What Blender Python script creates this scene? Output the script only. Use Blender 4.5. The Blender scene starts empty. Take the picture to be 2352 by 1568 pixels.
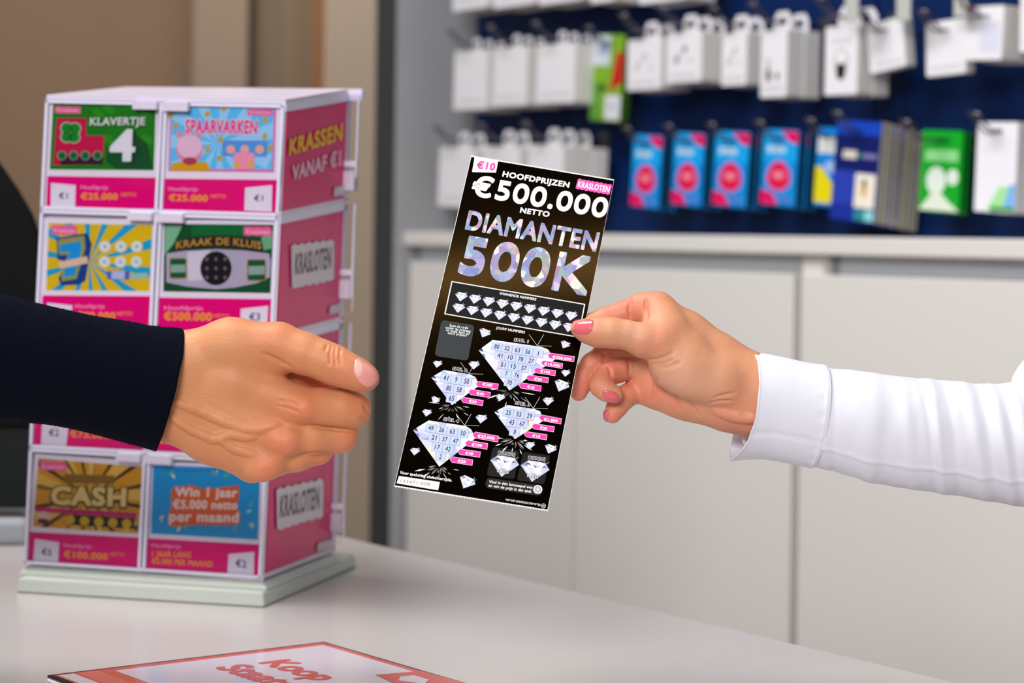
import bpy, bmesh, math, random
import numpy as np
from mathutils import Vector, Matrix, noise
from mathutils.bvhtree import BVHTree

random.seed(7)
SC = bpy.context.scene
COL = SC.collection

# ------------------------------------------------------------------ camera
FPX = 2352 * 70 / 36.0            # focal length in pixels of the 2352x1568 frame
ROLL = math.radians(0.8)
HOR = 540.0                       # row of the horizon
CAM = np.array([0.0, 0.0, 1.31])
cd = bpy.data.cameras.new('camera')
cam = bpy.data.objects.new('camera', cd)
COL.objects.link(cam)
cam.location = CAM
cam.rotation_euler = (Matrix.Rotation(math.radians(90), 3, 'X') @ Matrix.Rotation(ROLL, 3, 'Z')).to_euler()
cd.lens = 70
cd.sensor_width = 36
cd.shift_y = -(784 - HOR) / 2352
cd.clip_start = 0.05
cd.dof.use_dof = True
cd.dof.focus_distance = 1.325
cd.dof.aperture_fstop = 6.4
SC.camera = cam

# ------------------------------------------------------------------ light and exposure
SC.view_settings.view_transform = 'Standard'
SC.view_settings.look = 'None'
SC.view_settings.gamma = 1
SC.view_settings.use_curve_mapping = False
SC.view_settings.exposure = 0.0
W = bpy.data.worlds.new('world')
SC.world = W
W.use_nodes = True
W.node_tree.nodes['Background'].inputs[0].default_value = (0.95, 0.97, 1.0, 1)
W.node_tree.nodes['Background'].inputs[1].default_value = 0.23


def area(name, loc, target, sx, sy, power, col=(1, 1, 1)):
    l = bpy.data.lights.new(name, 'AREA')
    l.shape = 'RECTANGLE'
    l.size, l.size_y = sx, sy
    l.energy = power
    l.color = col
    o = bpy.data.objects.new(name, l)
    COL.objects.link(o)
    o.location = loc
    o.rotation_euler = (Vector(target) - Vector(loc)).to_track_quat('-Z', 'Y').to_euler()
    return o


area('key_lamp', (-0.78, -1.5, 2.55), (0.05, 1.4, 1.2), 1.1, 0.8, 74, (1.0, 0.985, 0.965))
area('aisle_lamp', (-0.75, 1.5, 2.95), (0.4, 2.5, 1.0), 1.4, 0.6, 42, (1.0, 0.98, 0.96))
area('back_fill', (-0.5, 4.3, 3.2), (-0.9, 6.0, 1.4), 1.4, 0.6, 46, (1.0, 0.95, 0.88))  # added unseen fill light that brightens the tan back wall
area('glint_strip', (0.48, -0.47, 2.95), (0.01, 1.33, 1.29), 1.0, 0.07, 3.0, (1.0, 0.8, 0.42))  # unseen strip added so its reflection makes the gold band on the ticket


# ------------------------------------------------------------------ pixel <-> place helpers (numpy)
ct, st = math.cos(ROLL), math.sin(ROLL)


def rays(p):
    p = np.atleast_2d(np.asarray(p, float))
    x = (p[:, 0] - 1176) / FPX
    y = (HOR - p[:, 1]) / FPX
    return np.stack([ct * x - st * y, np.ones(len(p)), st * x + ct * y], 1)


def at(px, py, Y):
    return CAM + rays((px, py))[0] * Y


class Plane:
    """a flat surface of the place; hit() finds where a line of sight meets it"""

    def __init__(s, p0, n):
        s.p0 = np.asarray(p0, float)
        n = np.asarray(n, float)
        n = n / np.linalg.norm(n)
        if n @ (CAM - s.p0) < 0:
            n = -n
        s.n = n

    def hit(s, p, lift=0.0):
        r = rays(p)
        t = ((s.p0 + s.n * lift - CAM) @ s.n) / (r @ s.n)
        return CAM + r * t[:, None]


# ------------------------------------------------------------------ materials
def lin(h):
    h = h.lstrip('#')
    c = [int(h[i:i + 2], 16) / 255 for i in (0, 2, 4)]
    return tuple(x / 12.92 if x <= 0.04045 else ((x + 0.055) / 1.055) ** 2.4 for x in c)


MATS = {}


def mat(name, hexc='#808080', rough=0.5, metal=0.0, noise_amt=0.0, noise_scale=30.0, bump=0.0, bump_scale=200.0,
        trans=0.0, ior=1.45, coat=0.0, sheen=0.0, spec=0.5, alpha=1.0, emit=0.0):
    if name in MATS:
        return MATS[name]
    m = bpy.data.materials.new(name)
    m.use_nodes = True
    nt = m.node_tree
    b = nt.nodes['Principled BSDF']
    c = lin(hexc)
    b.inputs['Base Color'].default_value = (*c, 1)
    b.inputs['Roughness'].default_value = rough
    b.inputs['Metallic'].default_value = metal
    b.inputs['Transmission Weight'].default_value = trans
    b.inputs['IOR'].default_value = ior
    b.inputs['Coat Weight'].default_value = coat
    b.inputs['Sheen Weight'].default_value = sheen
    b.inputs['Specular IOR Level'].default_value = spec
    b.inputs['Alpha'].default_value = alpha
    if emit:
        b.inputs['Emission Color'].default_value = (*c, 1)
        b.inputs['Emission Strength'].default_value = emit
    tc = None
    if noise_amt or bump:
        tc = nt.nodes.new('ShaderNodeTexCoord')
    if noise_amt:
        n = nt.nodes.new('ShaderNodeTexNoise')
        n.inputs['Scale'].default_value = noise_scale
        n.inputs['Detail'].default_value = 4
        nt.links.new(tc.outputs['Object'], n.inputs['Vector'])
        mx = nt.nodes.new('ShaderNodeMix')
        mx.data_type = 'RGBA'
        mx.inputs[6].default_value = (*[v * (1 - noise_amt) for v in c], 1)
        mx.inputs[7].default_value = (*[min(1, v * (1 + noise_amt)) for v in c], 1)
        nt.links.new(n.outputs['Fac'], mx.inputs[0])
        nt.links.new(mx.outputs[2], b.inputs['Base Color'])
    if bump:
        n = nt.nodes.new('ShaderNodeTexNoise')
        n.inputs['Scale'].default_value = bump_scale
        n.inputs['Detail'].default_value = 3
        nt.links.new(tc.outputs['Object'], n.inputs['Vector'])
        bp = nt.nodes.new('ShaderNodeBump')
        bp.inputs['Strength'].default_value = bump
        bp.inputs['Distance'].default_value = 0.001
        nt.links.new(n.outputs['Fac'], bp.inputs['Height'])
        nt.links.new(bp.outputs[0], b.inputs['Normal'])
    MATS[name] = m
    return m


def P(hexc, rough=0.45):
    return mat('print_' + hexc.strip('#') + ('' if rough == 0.45 else '_%d' % int(rough * 100)), hexc, rough, spec=.22)


# ------------------------------------------------------------------ object helpers
def tag(o, label=None, cat=None, group=None, kind=None):
    if label:
        o['label'] = label
    if cat:
        o['category'] = cat
    if group:
        o['group'] = group
    if kind:
        o['kind'] = kind
    return o


def empty(name, loc, label=None, cat=None, group=None):
    o = bpy.data.objects.new(name, None)
    o.empty_display_size = 0.02
    COL.objects.link(o)
    o.location = loc
    return tag(o, label, cat, group)


def mesh_obj(name, verts, faces, mats, parent=None, midx=None, smooth=False):
    """verts are world positions; a parent Empty only shifts the origin"""
    me = bpy.data.meshes.new(name)
    v = np.asarray(verts, float)
    org = np.zeros(3)
    if parent is not None:
        p = parent
        while p is not None:
            org += np.array(p.location)
            p = p.parent
    elif len(v):
        lo, hi = v.min(0), v.max(0)
        org = np.array([(lo[0] + hi[0]) / 2, (lo[1] + hi[1]) / 2, lo[2]])
    me.from_pydata((v - org).tolist(), [], [list(map(int, f)) for f in faces])
    for m in (mats if isinstance(mats, (list, tuple)) else [mats]):
        me.materials.append(m)
    if midx is not None:
        me.polygons.foreach_set('material_index', np.asarray(midx, np.int32))
    if smooth:
        me.polygons.foreach_set('use_smooth', np.ones(len(me.polygons), bool))
    me.update()
    o = bpy.data.objects.new(name, me)
    COL.objects.link(o)
    if parent is not None:
        o.parent = parent
    else:
        o.location = org
    return o


def bevel(o, w, seg=2):
    m = o.modifiers.new('bevel', 'BEVEL')
    m.width = w
    m.segments = seg
    m.limit_method = 'ANGLE'
    return o


class MB:
    """collects shapes for one mesh"""

    def __init__(s):
        s.v, s.f, s.m, s.mats = [], [], [], []

    def mi(s, m):
        if m not in s.mats:
            s.mats.append(m)
        return s.mats.index(m)

    def add(s, verts, faces, m):
        k = len(s.v)
        s.v += [tuple(map(float, q)) for q in verts]
        i = s.mi(m)
        for f in faces:
            s.f.append([k + int(j) for j in f])
            s.m.append(i)

    def hexa(s, c8, m):
        """c8: four bottom corners in a ring then the four above them"""
        s.add(c8, [(3, 2, 1, 0), (4, 5, 6, 7), (0, 1, 5, 4), (1, 2, 6, 5), (2, 3, 7, 6), (3, 0, 4, 7)], m)

    def box(s, lo, hi, m, frame=None):
        x0, y0, z0 = lo
        x1, y1, z1 = hi
        c = np.array([(x0, y0, z0), (x1, y0, z0), (x1, y1, z0), (x0, y1, z0),
                      (x0, y0, z1), (x1, y0, z1), (x1, y1, z1), (x0, y1, z1)], float)
        if frame is not None:
            c = np.array([frame(q) for q in c])
        s.hexa(c, m)

    def prism(s, poly, off, m, side=None):
        """front polygon (3-D points) extruded by the vector off"""
        p = np.asarray(poly, float)
        n = len(p)
        q = p + np.asarray(off, float)
        s.add(np.vstack([p, q]), [list(range(n))], m)
        k = len(s.v) - 2 * n
        i = s.mi(side or m)
        s.f.append([k + n + j for j in range(n - 1, -1, -1)])
        s.m.append(i)
        for j in range(n):
            j2 = (j + 1) % n
            s.f.append([k + j, k + n + j, k + n + j2, k + j2])
            s.m.append(i)

    def tube(s, pts, r, m, seg=8):
        pts = [np.asarray(p, float) for p in pts]
        n = len(pts)
        rr = r if isinstance(r, (list, tuple)) else [r] * n
        rings = []
        for i, p in enumerate(pts):
            d = pts[min(i + 1, n - 1)] - pts[max(i - 1, 0)]
            d /= np.linalg.norm(d)
            a = np.cross(d, (0, 0, 1))
            if np.linalg.norm(a) < 0.1:
                a = np.cross(d, (1, 0, 0))
            a /= np.linalg.norm(a)
            b = np.cross(d, a)
            rings.append([p + rr[i] * (math.cos(t) * a + math.sin(t) * b) for t in np.linspace(0, 2 * math.pi, seg, endpoint=False)])
        v = [q for g in rings for q in g]
        f = []
        for i in range(n - 1):
            for j in range(seg):
                j2 = (j + 1) % seg
                f.append((i * seg + j, i * seg + j2, (i + 1) * seg + j2, (i + 1) * seg + j))
        f.append(list(range(seg - 1, -1, -1)))
        f.append([(n - 1) * seg + j for j in range(seg)])
        s.add(v, f, m)

    def build(s, name, parent=None, smooth=False):
        return mesh_obj(name, s.v, s.f, s.mats, parent, s.m, smooth)


# ------------------------------------------------------------------ lettering
_TXT = {}
_UPR = {}


def glyphs(body, bold, mono=False, res=3, air=0.0):
    key = (body, bold, mono, res, air)
    if key not in _TXT:
        c = bpy.data.curves.new('lettering_outline', 'FONT')
        c.body = body
        c.size = 1.0
        c.offset = bold
        c.resolution_u = res
        c.space_character = (1.12 if mono else 1.0) + 2.2 * air
        o = bpy.data.objects.new('lettering_outline', c)
        me = o.to_mesh()
        v = np.array([q.co[:2] for q in me.vertices]) if len(me.vertices) else np.zeros((0, 2))
        f = [list(p.vertices) for p in me.polygons]
        o.to_mesh_clear()
        bpy.data.objects.remove(o)
        bpy.data.curves.remove(c)
        _TXT[key] = (v, f)
    return _TXT[key]


def capheight():
    if 'H' not in _UPR:
        v, f = glyphs('H', 0.0)
        _UPR['H'] = v[:, 1].max()
    return _UPR['H']


class Print:
    """ink on a Plane, drawn in the photograph's pixels and put where it lies on the real surface"""

    def __init__(s, plane, up, base=0.0001, step=0.00006):
        s.pl, s.up, s.base, s.step = plane, np.asarray(up, float), base, step
        s.b = MB()

    def put(s, pts, faces, m, layer):
        s.b.add(s.pl.hit(pts, s.base + s.step * layer), faces, m)

    def poly(s, pts, m, layer=1):
        s.put(pts, [list(range(len(pts)))], m, layer)

    def disc(s, cx, cy, rx, ry, m, layer=1, n=20, rot=0.0):
        a = np.linspace(0, 2 * math.pi, n, endpoint=False)
        c, q = math.cos(rot), math.sin(rot)
        x, y = rx * np.cos(a), ry * np.sin(a)
        s.poly(np.stack([cx + c * x - q * y, cy + q * x + c * y], 1), m, layer)

    def line(s, a, b, w, m, layer=1):
        a, b = np.asarray(a, float), np.asarray(b, float)
        d = b - a
        d /= np.linalg.norm(d)
        n = np.array([-d[1], d[0]]) * w / 2
        s.poly([a - n, b - n, b + n, a + n], m, layer)

    def rounded(s, quad, r, m, layer=1, n=5):
        """rounded quadrilateral; r in pixels"""
        q = [np.asarray(p, float) for p in quad]
        out = []
        for i in range(4):
            p, a, b = q[i], q[i - 1], q[(i + 1) % 4]
            u = (a - p) / np.linalg.norm(a - p) * r
            w = (b - p) / np.linalg.norm(b - p) * r
            for k in range(n + 1):
                t = k / n
                out.append((1 - t) ** 2 * (p + u) + 2 * t * (1 - t) * p + t * t * (p + w))
        s.poly(out, m, layer)

    def text(s, body, L, R, h, m, layer=2, bold=0.012, grow=0.0, mono=False, res=3, arc=0.0, asp=(1, 1)):
        """body from baseline start L to baseline end R with capitals h pixels tall; grow adds an outline"""
        v, f = glyphs(body, 0.0, mono, res, bold)
        if not len(v):
            return
        x0, x1 = v[:, 0].min() - bold, v[:, 0].max() + bold
        cap = capheight()
        L, R = np.asarray(L, float), np.asarray(R, float)
        rad = bold + grow
        stamps = [(0.0, 0.0)]
        if rad > 0:
            n = 8 if h < 25 else (32 if h < 60 else 80)
            for k in range(n):
                a = 2 * math.pi * (k + .5) / n
                ca, sa = math.cos(a), math.sin(a)
                m_ = max(abs(ca), abs(sa)) ** .6 if n > 8 else max(abs(ca), abs(sa))
                stamps.append((rad * ca / m_ * asp[0], rad * sa / m_ * asp[1]))
        for k, (dx, dy) in enumerate(stamps):
            xs = (v[:, 0] + dx - x0) / (x1 - x0)
            ys = (v[:, 1] + dy + bold) / (cap + 2 * bold)
            pts = L + xs[:, None] * (R - L) + ys[:, None] * s.up * h
            if arc:
                pts = pts + (s.up * arc) * (1 - (2 * xs - 1) ** 2)[:, None]
            s.put(pts, f, m, layer + k * min(.06, 1.6 / len(stamps)))

    def build(s, name, parent=None):
        return s.b.build(name, parent)

# ------------------------------------------------------------------ the setting
ZC = 1.0                                     # counter top height
PCNT = Plane((0, 0, ZC), (0, 0, 1))
NW = np.array([0.81, 0.586, 0.0])
NW /= np.linalg.norm(NW)                     # into the display wall
TW = np.array([NW[1], -NW[0], 0.0])          # along the display wall, to the right


def wplane(D):
    return Plane(np.array([0, 0, CAM[2]]) + NW * D, NW)


def wst(px, py, D):
    """wall coordinates (s along, z height) of a pixel on the parallel plane at distance D"""
    p = wplane(D).hit((px, py))[0]
    return float(p @ TW), float(p[2])


def wpt(s, d, z):
    return TW * s + NW * d + np.array([0, 0, z])


X0 = at(1380, 640, 3.2)
D_DOOR = float(X0 @ NW)
S_END = wst(935, 700, D_DOOR)[0]             # inner face of the end panel
rr = rays((1090, 300))[0]
D_PEG = float((CAM + rr * (S_END / (rr @ TW))) @ NW)
rr = rays((905, 500))[0]
D_EDGE = float((CAM + rr * (S_END / (rr @ TW))) @ NW)
S_FAR = 1.4

floor_m = mat('floor_wood', '#7a5236', 0.5, noise_amt=0.2, noise_scale=6)
b = MB()
b.box((-4.5, -2.5, -0.05), (5.0, 7.0, 0.0), floor_m)
tag(b.build('floor'), kind='structure')

tan_m = mat('plaster_tan', '#8a705a', 0.8, noise_amt=0.06, noise_scale=3)
b = MB()
b.box((-4.5, 6.0, 0), (5.0, 6.1, 3.4), tan_m)
tag(b.build('wall_back'), kind='structure')


def vbox(name, x0, x1, Y, depth, hexc, y=300, rough=0.7):
    """an upright piece of the room between two image columns at distance Y"""
    a, c = at(x0, y, Y), at(x1, y, Y)
    m = mat(name + '_paint', hexc, rough, noise_amt=0.04, noise_scale=5)
    b = MB()
    b.box((a[0], Y, 0), (c[0], Y + depth, 3.3), m)
    return tag(b.build(name), kind='structure')


vbox('trim_1', 442, 566, 5.6, 0.35, '#8e7a69')
vbox('trim_2', 566, 648, 5.75, 0.2, '#7d6c58')  # side face of the column at left, its shade put into the colour
vbox('trim_3', 648, 716, 5.5, 0.4, '#75604a')
vbox('trim_4', 716, 742, 5.4, 0.5, '#7a5028')
vbox('trim_5', 742, 868, 4.6, 0.3, '#a2917f')

# end panel of the display wall: grey side, dark front edge
grey_m = mat('panel_grey', '#a0a2a6', 0.45)
dark_m = mat('panel_edge_dark', '#3a3d3e', 0.5)
rr = rays((858, 500))[0]
q = CAM + rr * (D_EDGE / (rr @ NW))
s_l = float(q @ TW)
b = MB()
b.hexa([wpt(s, d, z) for z in (0, 2.9) for s, d in ((s_l, D_EDGE), (S_END, D_EDGE), (S_END, D_PEG + 0.1), (s_l, D_PEG + 0.1))], grey_m)
b.f[-5:]
for i, f in enumerate(b.f):
    if i == 2:
        b.m[i] = b.mi(dark_m)
tag(b.build('wall_left'), kind='structure')

b = MB()
wall_m = mat('wall_white', '#c9c9c9', 0.7)
b.hexa([wpt(s, d, z) for z in (0, 2.9) for s, d in ((S_END, D_PEG + 0.03), (S_FAR, D_PEG + 0.03), (S_FAR, D_PEG + 0.1), (S_END, D_PEG + 0.1))], wall_m)
tag(b.build('wall_right'), kind='structure')

# pegboard panels with small round holes
peg_m = mat('pegboard_blue', '#04204f', 0.5, spec=.2)
nt = peg_m.node_tree
tc = nt.nodes.new('ShaderNodeTexCoord')
mp = nt.nodes.new('ShaderNodeMapping')
mp.inputs['Rotation'].default_value = (0, 0, math.atan2(-TW[1], TW[0]))
vo = nt.nodes.new('ShaderNodeTexVoronoi')
vo.inputs['Randomness'].default_value = 0.0
vo.inputs['Scale'].default_value = 90
cr = nt.nodes.new('ShaderNodeValToRGB')
cr.color_ramp.elements[0].position = 0.20
cr.color_ramp.elements[0].color = (*lin('#030a20'), 1)
cr.color_ramp.elements[1].position = 0.26
cr.color_ramp.elements[1].color = (*lin('#052253'), 1)
nt.links.new(tc.outputs['Object'], mp.inputs['Vector'])
nt.links.new(mp.outputs[0], vo.inputs['Vector'])
nt.links.new(vo.outputs['Distance'], cr.inputs[0])
nt.links.new(cr.outputs[0], nt.nodes['Principled BSDF'].inputs['Base Color'])
z_top = wst(1380, 537, D_DOOR)[1]
seams = [S_END + 0.004, wst(1500, 300, D_PEG)[0], wst(2011, 260, D_PEG)[0], S_FAR - 0.2]
plab = ['blue perforated pegboard panel at the grey end panel, left of the first seam',
        'blue perforated pegboard panel between the two upright seams',
        'blue perforated pegboard panel right of the dark upright seam']
for i in range(3):
    b = MB()
    g0 = 0.0015 if i else 0
    g1 = 0.003 if i == 1 else 0.0015
    b.hexa([wpt(s, d, z) for z in (z_top + 0.0006, 2.6) for s, d in ((seams[i] + g0, D_PEG), (seams[i + 1] - g1, D_PEG), (seams[i + 1] - g1, D_PEG + 0.012), (seams[i] + g0, D_PEG + 0.012))], peg_m)
    tag(b.build('pegboard_panel'), plab[i], 'pegboard', 'pegboard panels of the display wall')

# worktop and base cabinets
white_m = mat('cabinet_white', '#e2dfdc', 0.42)
rail_m = mat('cabinet_rail', '#c6cad0', 0.5)
z_wt0 = wst(1380, 574, D_DOOR)[1]
b = MB()
b.hexa([wpt(s, d, z) for z in (z_wt0, z_top) for s, d in ((S_END + 0.002, D_DOOR - 0.012), (S_FAR, D_DOOR - 0.012), (S_FAR, D_PEG + 0.01), (S_END + 0.002, D_PEG + 0.01))], white_m)
o = tag(b.build('worktop'), 'white worktop ledge running above the pale cabinets below the blue pegboard', 'worktop')
bevel(o, 0.003)
z_d = wst(1820, 629, D_DOOR)[1]
s_ab = wst(1319, 900, D_DOOR)[0]
s_b1 = wst(1822, 700, D_DOOR)[0]
s_c0 = wst(1838, 700, D_DOOR)[0]
s_car = wst(1886, 600, D_DOOR)[0]
cabs = [(S_END + 0.006, s_ab - 0.002, 'pale base cabinet at the grey end panel, partly behind the scratch ticket'),
        (s_ab + 0.002, s_b1, 'pale base cabinet behind the hand that holds the ticket'),
        (s_c0, S_FAR - 0.3, 'pale base cabinet at the right, behind the white shirt sleeve')]
for i, (sa, sb, lab) in enumerate(cabs):
    root = empty('base_cabinet', wpt((sa + sb) / 2, D_DOOR + 0.08, 0), lab, 'cabinet', 'pale base cabinets under the worktop')
    b = MB()
    dd = D_DOOR + 0.022
    b.hexa([wpt(s, d, z) for z in (0.08, z_wt0 - 0.0005) for s, d in ((sa, dd), (sb, dd), (sb, D_PEG - 0.002), (sa, D_PEG - 0.002))], rail_m)
    b.build('carcass', root)
    b = MB()
    b.hexa([wpt(s, d, z) for z in (0.1, z_d) for s, d in ((sa + .001, D_DOOR), (sb - .001, D_DOOR), (sb - .001, D_DOOR + 0.02), (sa + .001, D_DOOR + 0.02))], white_m)
    bevel(b.build('door', root), 0.002)
    if i == 2:
        b = MB()
        b.hexa([wpt(s, d, z) for z in (z_d - .002, z_wt0 - 0.0006) for s, d in ((sa, D_DOOR + .004), (s_car, D_DOOR + .004), (s_car, dd), (sa, dd))], white_m)
        b.build('end_post', root)
        b = MB()  # flat grey strip painted for the short shadow beside the end post
        s2 = wst(1930, 600, dd)[0]
        b.hexa([wpt(s, d, z) for z in (z_d - .002, z_wt0 - 0.0006) for s, d in ((s_car + .001, dd - .002), (s2, dd - .002), (s2, dd - .0002), (s_car + .001, dd - .0002))], mat('shade_strip_grey', '#8d9092', .5))
        b.build('shade_strip', root)
    b = MB()
    b.hexa([wpt(s, d, z) for z in (0.001, 0.08) for s, d in ((sa, dd + .03), (sb, dd + .03), (sb, D_PEG - .01), (sa, D_PEG - .01))], dark_m)
    b.build('plinth', root)

# ------------------------------------------------------------------ hooks and hanging goods
steel_m = mat('hook_steel', '#77727a', 0.3, metal=0.9)
white_card = mat('carton_white', '#eceaf0', 0.55)
white_shade = mat('carton_white_shade', '#dcdad8', 0.6)  # same white carton darkened, the shade of its sides put into the colour
grey_plastic = mat('holder_grey', '#b9bdb8', 0.5)


def hook(s, z, reach, label, holder=None):
    root = empty('display_hook', wpt(s, D_PEG, z), label, 'hook', 'wire hooks on the pegboard')
    b = MB()
    d1 = D_PEG - reach
    for off in (-0.006, 0.006):
        b.tube([wpt(s + off, D_PEG - .001, z), wpt(s + off, d1 + .03, z), wpt(s + off, d1 + .01, z + .012), wpt(s + off, d1, z + .024)], .0018, steel_m)
    b.tube([wpt(s - .009, d1, z + .024), wpt(s + .009, d1, z + .022)], .003, steel_m)
    b.build('rod', root, True)
    b = MB()
    b.hexa([wpt(s + a, d, z + c) for c in (-.014, .014) for a, d in ((-.014, D_PEG - .003), (.014, D_PEG - .003), (.014, D_PEG - .0002), (-.014, D_PEG - .0002))], steel_m)
    b.build('back_plate', root)
    if holder:
        x0, x1, yb = holder
        sa, zb = wst(x0, yb, d1 - .002)
        sb = wst(x1, yb, d1 - .002)[0]
        b = MB()
        b.hexa([wpt(q, d, h) for h in (zb, zb + .075) for q, d in ((sa, d1 - .004), (sb, d1 - .004), (sb, d1 - .001), (sa, d1 - .001))], grey_plastic)
        bevel(b.build('price_holder', root), .001)
    return root


def pack_frame(s, z, d, tilt):
    """local (x right, y back, zz up from the hang point) -> place; swings about the hook"""
    c, q = math.cos(tilt), math.sin(tilt)

    def f(p):
        x, y, h = p
        return wpt(s + c * x + q * h, d + y, z - q * x + c * h)
    return f


def outline_rect(w, h, r=0.002):
    return [(-w / 2 + r, -h), (w / 2 - r, -h), (w / 2, -h + r), (w / 2, -r), (w / 2 - r, 0), (-w / 2 + r, 0), (-w / 2, -r), (-w / 2, -h + r)]


def add_pack(root_name, F, w, h, t, front_m, side_m, art, tab=None, top=0.0):
    """a carton or carded pack: body, hang tab with a slot, printed face; F maps local to place"""
    root = empty(root_name, F((0, t / 2, 0)))
    b = MB()
    b.prism([F((x, 0, top + y)) for x, y in outline_rect(w, h)], F((0, t, 0)) - F((0, 0, 0)), front_m, side_m)
    b.build('carton', root)
    if tab:
        tw, th = tab
        b = MB()
        ring = [(-tw / 2, 0), (tw / 2, 0), (tw / 2, th * .6), (tw * .3, th), (-tw * .3, th), (-tw / 2, th * .6)]
        slot = [(-tw * .25, th * .3), (tw * .25, th * .3), (tw * .25, th * .55), (tw * .08, th * .75), (-tw * .08, th * .75), (-tw * .25, th * .55)]
        for y0 in (t * .5, t * .5 + .0008):
            v = [F((x, y0, top + y)) for x, y in ring + slot]
            b.add(v, [(i, (i + 1) % 6, 6 + (i + 1) % 6, 6 + i) for i in range(6)], front_m)
        b.build('hang_tab', root)
    if art:
        art(root, F, w, h, top)
    return root


def decal(root, F, polys, name='print', lift=.0003):
    b = MB()
    for k, (pts, m) in enumerate(polys):
        b.add([F((x, -lift - k * .00012, y)) for x, y in pts], [list(range(len(pts)))], m)
    return b.build(name, root)


def ell(cx, cy, rx, ry, n=18, egg=0.0):
    return [(cx + rx * math.cos(a) * (1 - egg * math.sin(a)), cy + ry * math.sin(a)) for a in np.linspace(0, 2 * math.pi, n, endpoint=False)]


def rect(x0, y0, x1, y1):
    return [(x0, y0), (x1, y0), (x1, y1), (x0, y1)]


def copy_thing(o, shift, label):
    c = o.copy()
    COL.objects.link(c)
    c.location = Vector(o.location) + Vector(shift)
    for ch in o.children:
        k = ch.copy()
        COL.objects.link(k)
        k.parent = c
    tag(c, label)
    return c


def art_sim(root, F, w, h, t):
    b1, b2, pk = P('#0a8fe0'), P('#12a8f4'), P('#e5085e')
    X, Y = w / 2, h
    decal(root, F, [
        (rect(-X * .98, -Y * .99, X * .98, -.002), b1),
        (rect(-X * .98, -Y * .42, X * .98, -.002), b2),
        ([(X * .98, -.002), (X * .98, -Y * .18), (X * .55, -Y * .16), (0, -.002)], pk),
        ([(-X * .98, -Y * .99), (X * .05, -Y * .99), (-X * .3, -Y * .84), (-X * .98, -Y * .8)], pk),
        (rect(-X * .75, -Y * .31, X * .3, -Y * .22), P('#bfe6ff')),
        (ell(0, -Y * .61, X * .72, Y * .21, 22, .16), P('#b978c8')),
        (ell(0, -Y * .61, X * .62, Y * .185, 22, .16), P('#e2114e')),
        (ell(0, -Y * .60, X * .34, Y * .05), P('#f28aa0')),
        (rect(X * .1, -Y * .95, X * .8, -Y * .88), P('#5a78d0')),
        (ell(-X * .05, -Y * .105, X * .22, Y * .018), P('#0a3c66')),
    ])


def art_plain(root, F, w, h, t):
    decal(root, F, [(rect(-w * .38, -h * .9, w * .38, -h * .82), P('#d9d8de')), (rect(-w * .4, -h * .2, w * .05, -h * .12), P('#dfe3e0'))])


def art_cable(k):
    def f(root, F, w, h, t):
        g = [P('#b9bcc6'), P('#4a5260'), P('#a4a6ae'), P('#1c201e')][k]
        if k == 3:
            pol = [(rect(-w * .28, -h * .76, -w * .13, -h * .58), g), (rect(-w * .24, -h * .58, -w * .17, -h * .42), P('#8d9090')),
                   (rect(w * .1, -h * .74, w * .2, -h * .64), g), (rect(-w * .13, -h * .70, w * .1, -h * .68), P('#c9b9c0'))]
        else:
            pol = [([(-w * .28, -h * .58), (-w * .2, -h * .62), (-w * .12, -h * .5), (-w * .2, -h * .45)], g),
                   ([(-w * .05, -h * .36), (w * .04, -h * .42), (w * .08, -h * .3), (0, -h * .26)], g),
                   ([(-w * .2, -h * .47), (-w * .17, -h * .49), (.0, -h * .36), (-w * .03, -h * .34)], P('#c3c6cc')),
                   (rect(w * .13, -h * .62, w * .24, -h * .52), P('#d2dae2'))]
        pol.append((rect(-w * .38, -h * .9, w * .36, -h * .82), P('#d9d8de')))
        decal(root, F, pol)
    return f


def art_mouse(root, F, w, h, t):
    decal(root, F, [(ell(0, -h * .53, w * .23, h * .22), P('#d6d2da')), (ell(0, -h * .46, w * .1, h * .09), P('#f4f4f8')),
                    ([(-w * .14, -h * .55), (w * .14, -h * .55), (w * .14, -h * .7), (w * .07, -h * .78), (-w * .07, -h * .78), (-w * .14, -h * .7)], P('#1d201f')),
                    (rect(-w * .3, -h * .24, w * .3, -h * .17), P('#dcd8e0'))])


def art_green(root, F, w, h, t):
    decal(root, F, [(rect(-w * .49, -h * .995, w * .49, -.001), P('#7fae2e')),
                    ([(-w * .49, -h * .995), (-w * .1, -h * .995), (-w * .25, -h * .6), (-w * .49, -h * .5)], P('#5f9a3c')),
                    (rect(-w * .49, -h * .36, w * .06, -h * .01), P('#cfd8e4')), (rect(-w * .3, -h * .2, w * .0, -h * .12), P('#8fa6d6')),
                    ([(w * .49, -h * .2), (w * .49, -h * .55), (w * .1, -h * .66), (w * .28, -h * .2)], P('#c4141f')),
                    (ell(-w * .14, -h * .62, w * .12, h * .06), P('#3f5a18')),
                    (rect(w * .0, -h * .985, w * .48, -h * .7), P('#dcdde8')),
                    (ell(w * .22, -h * .83, w * .07, h * .03), P('#9a9cae'))])


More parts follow.
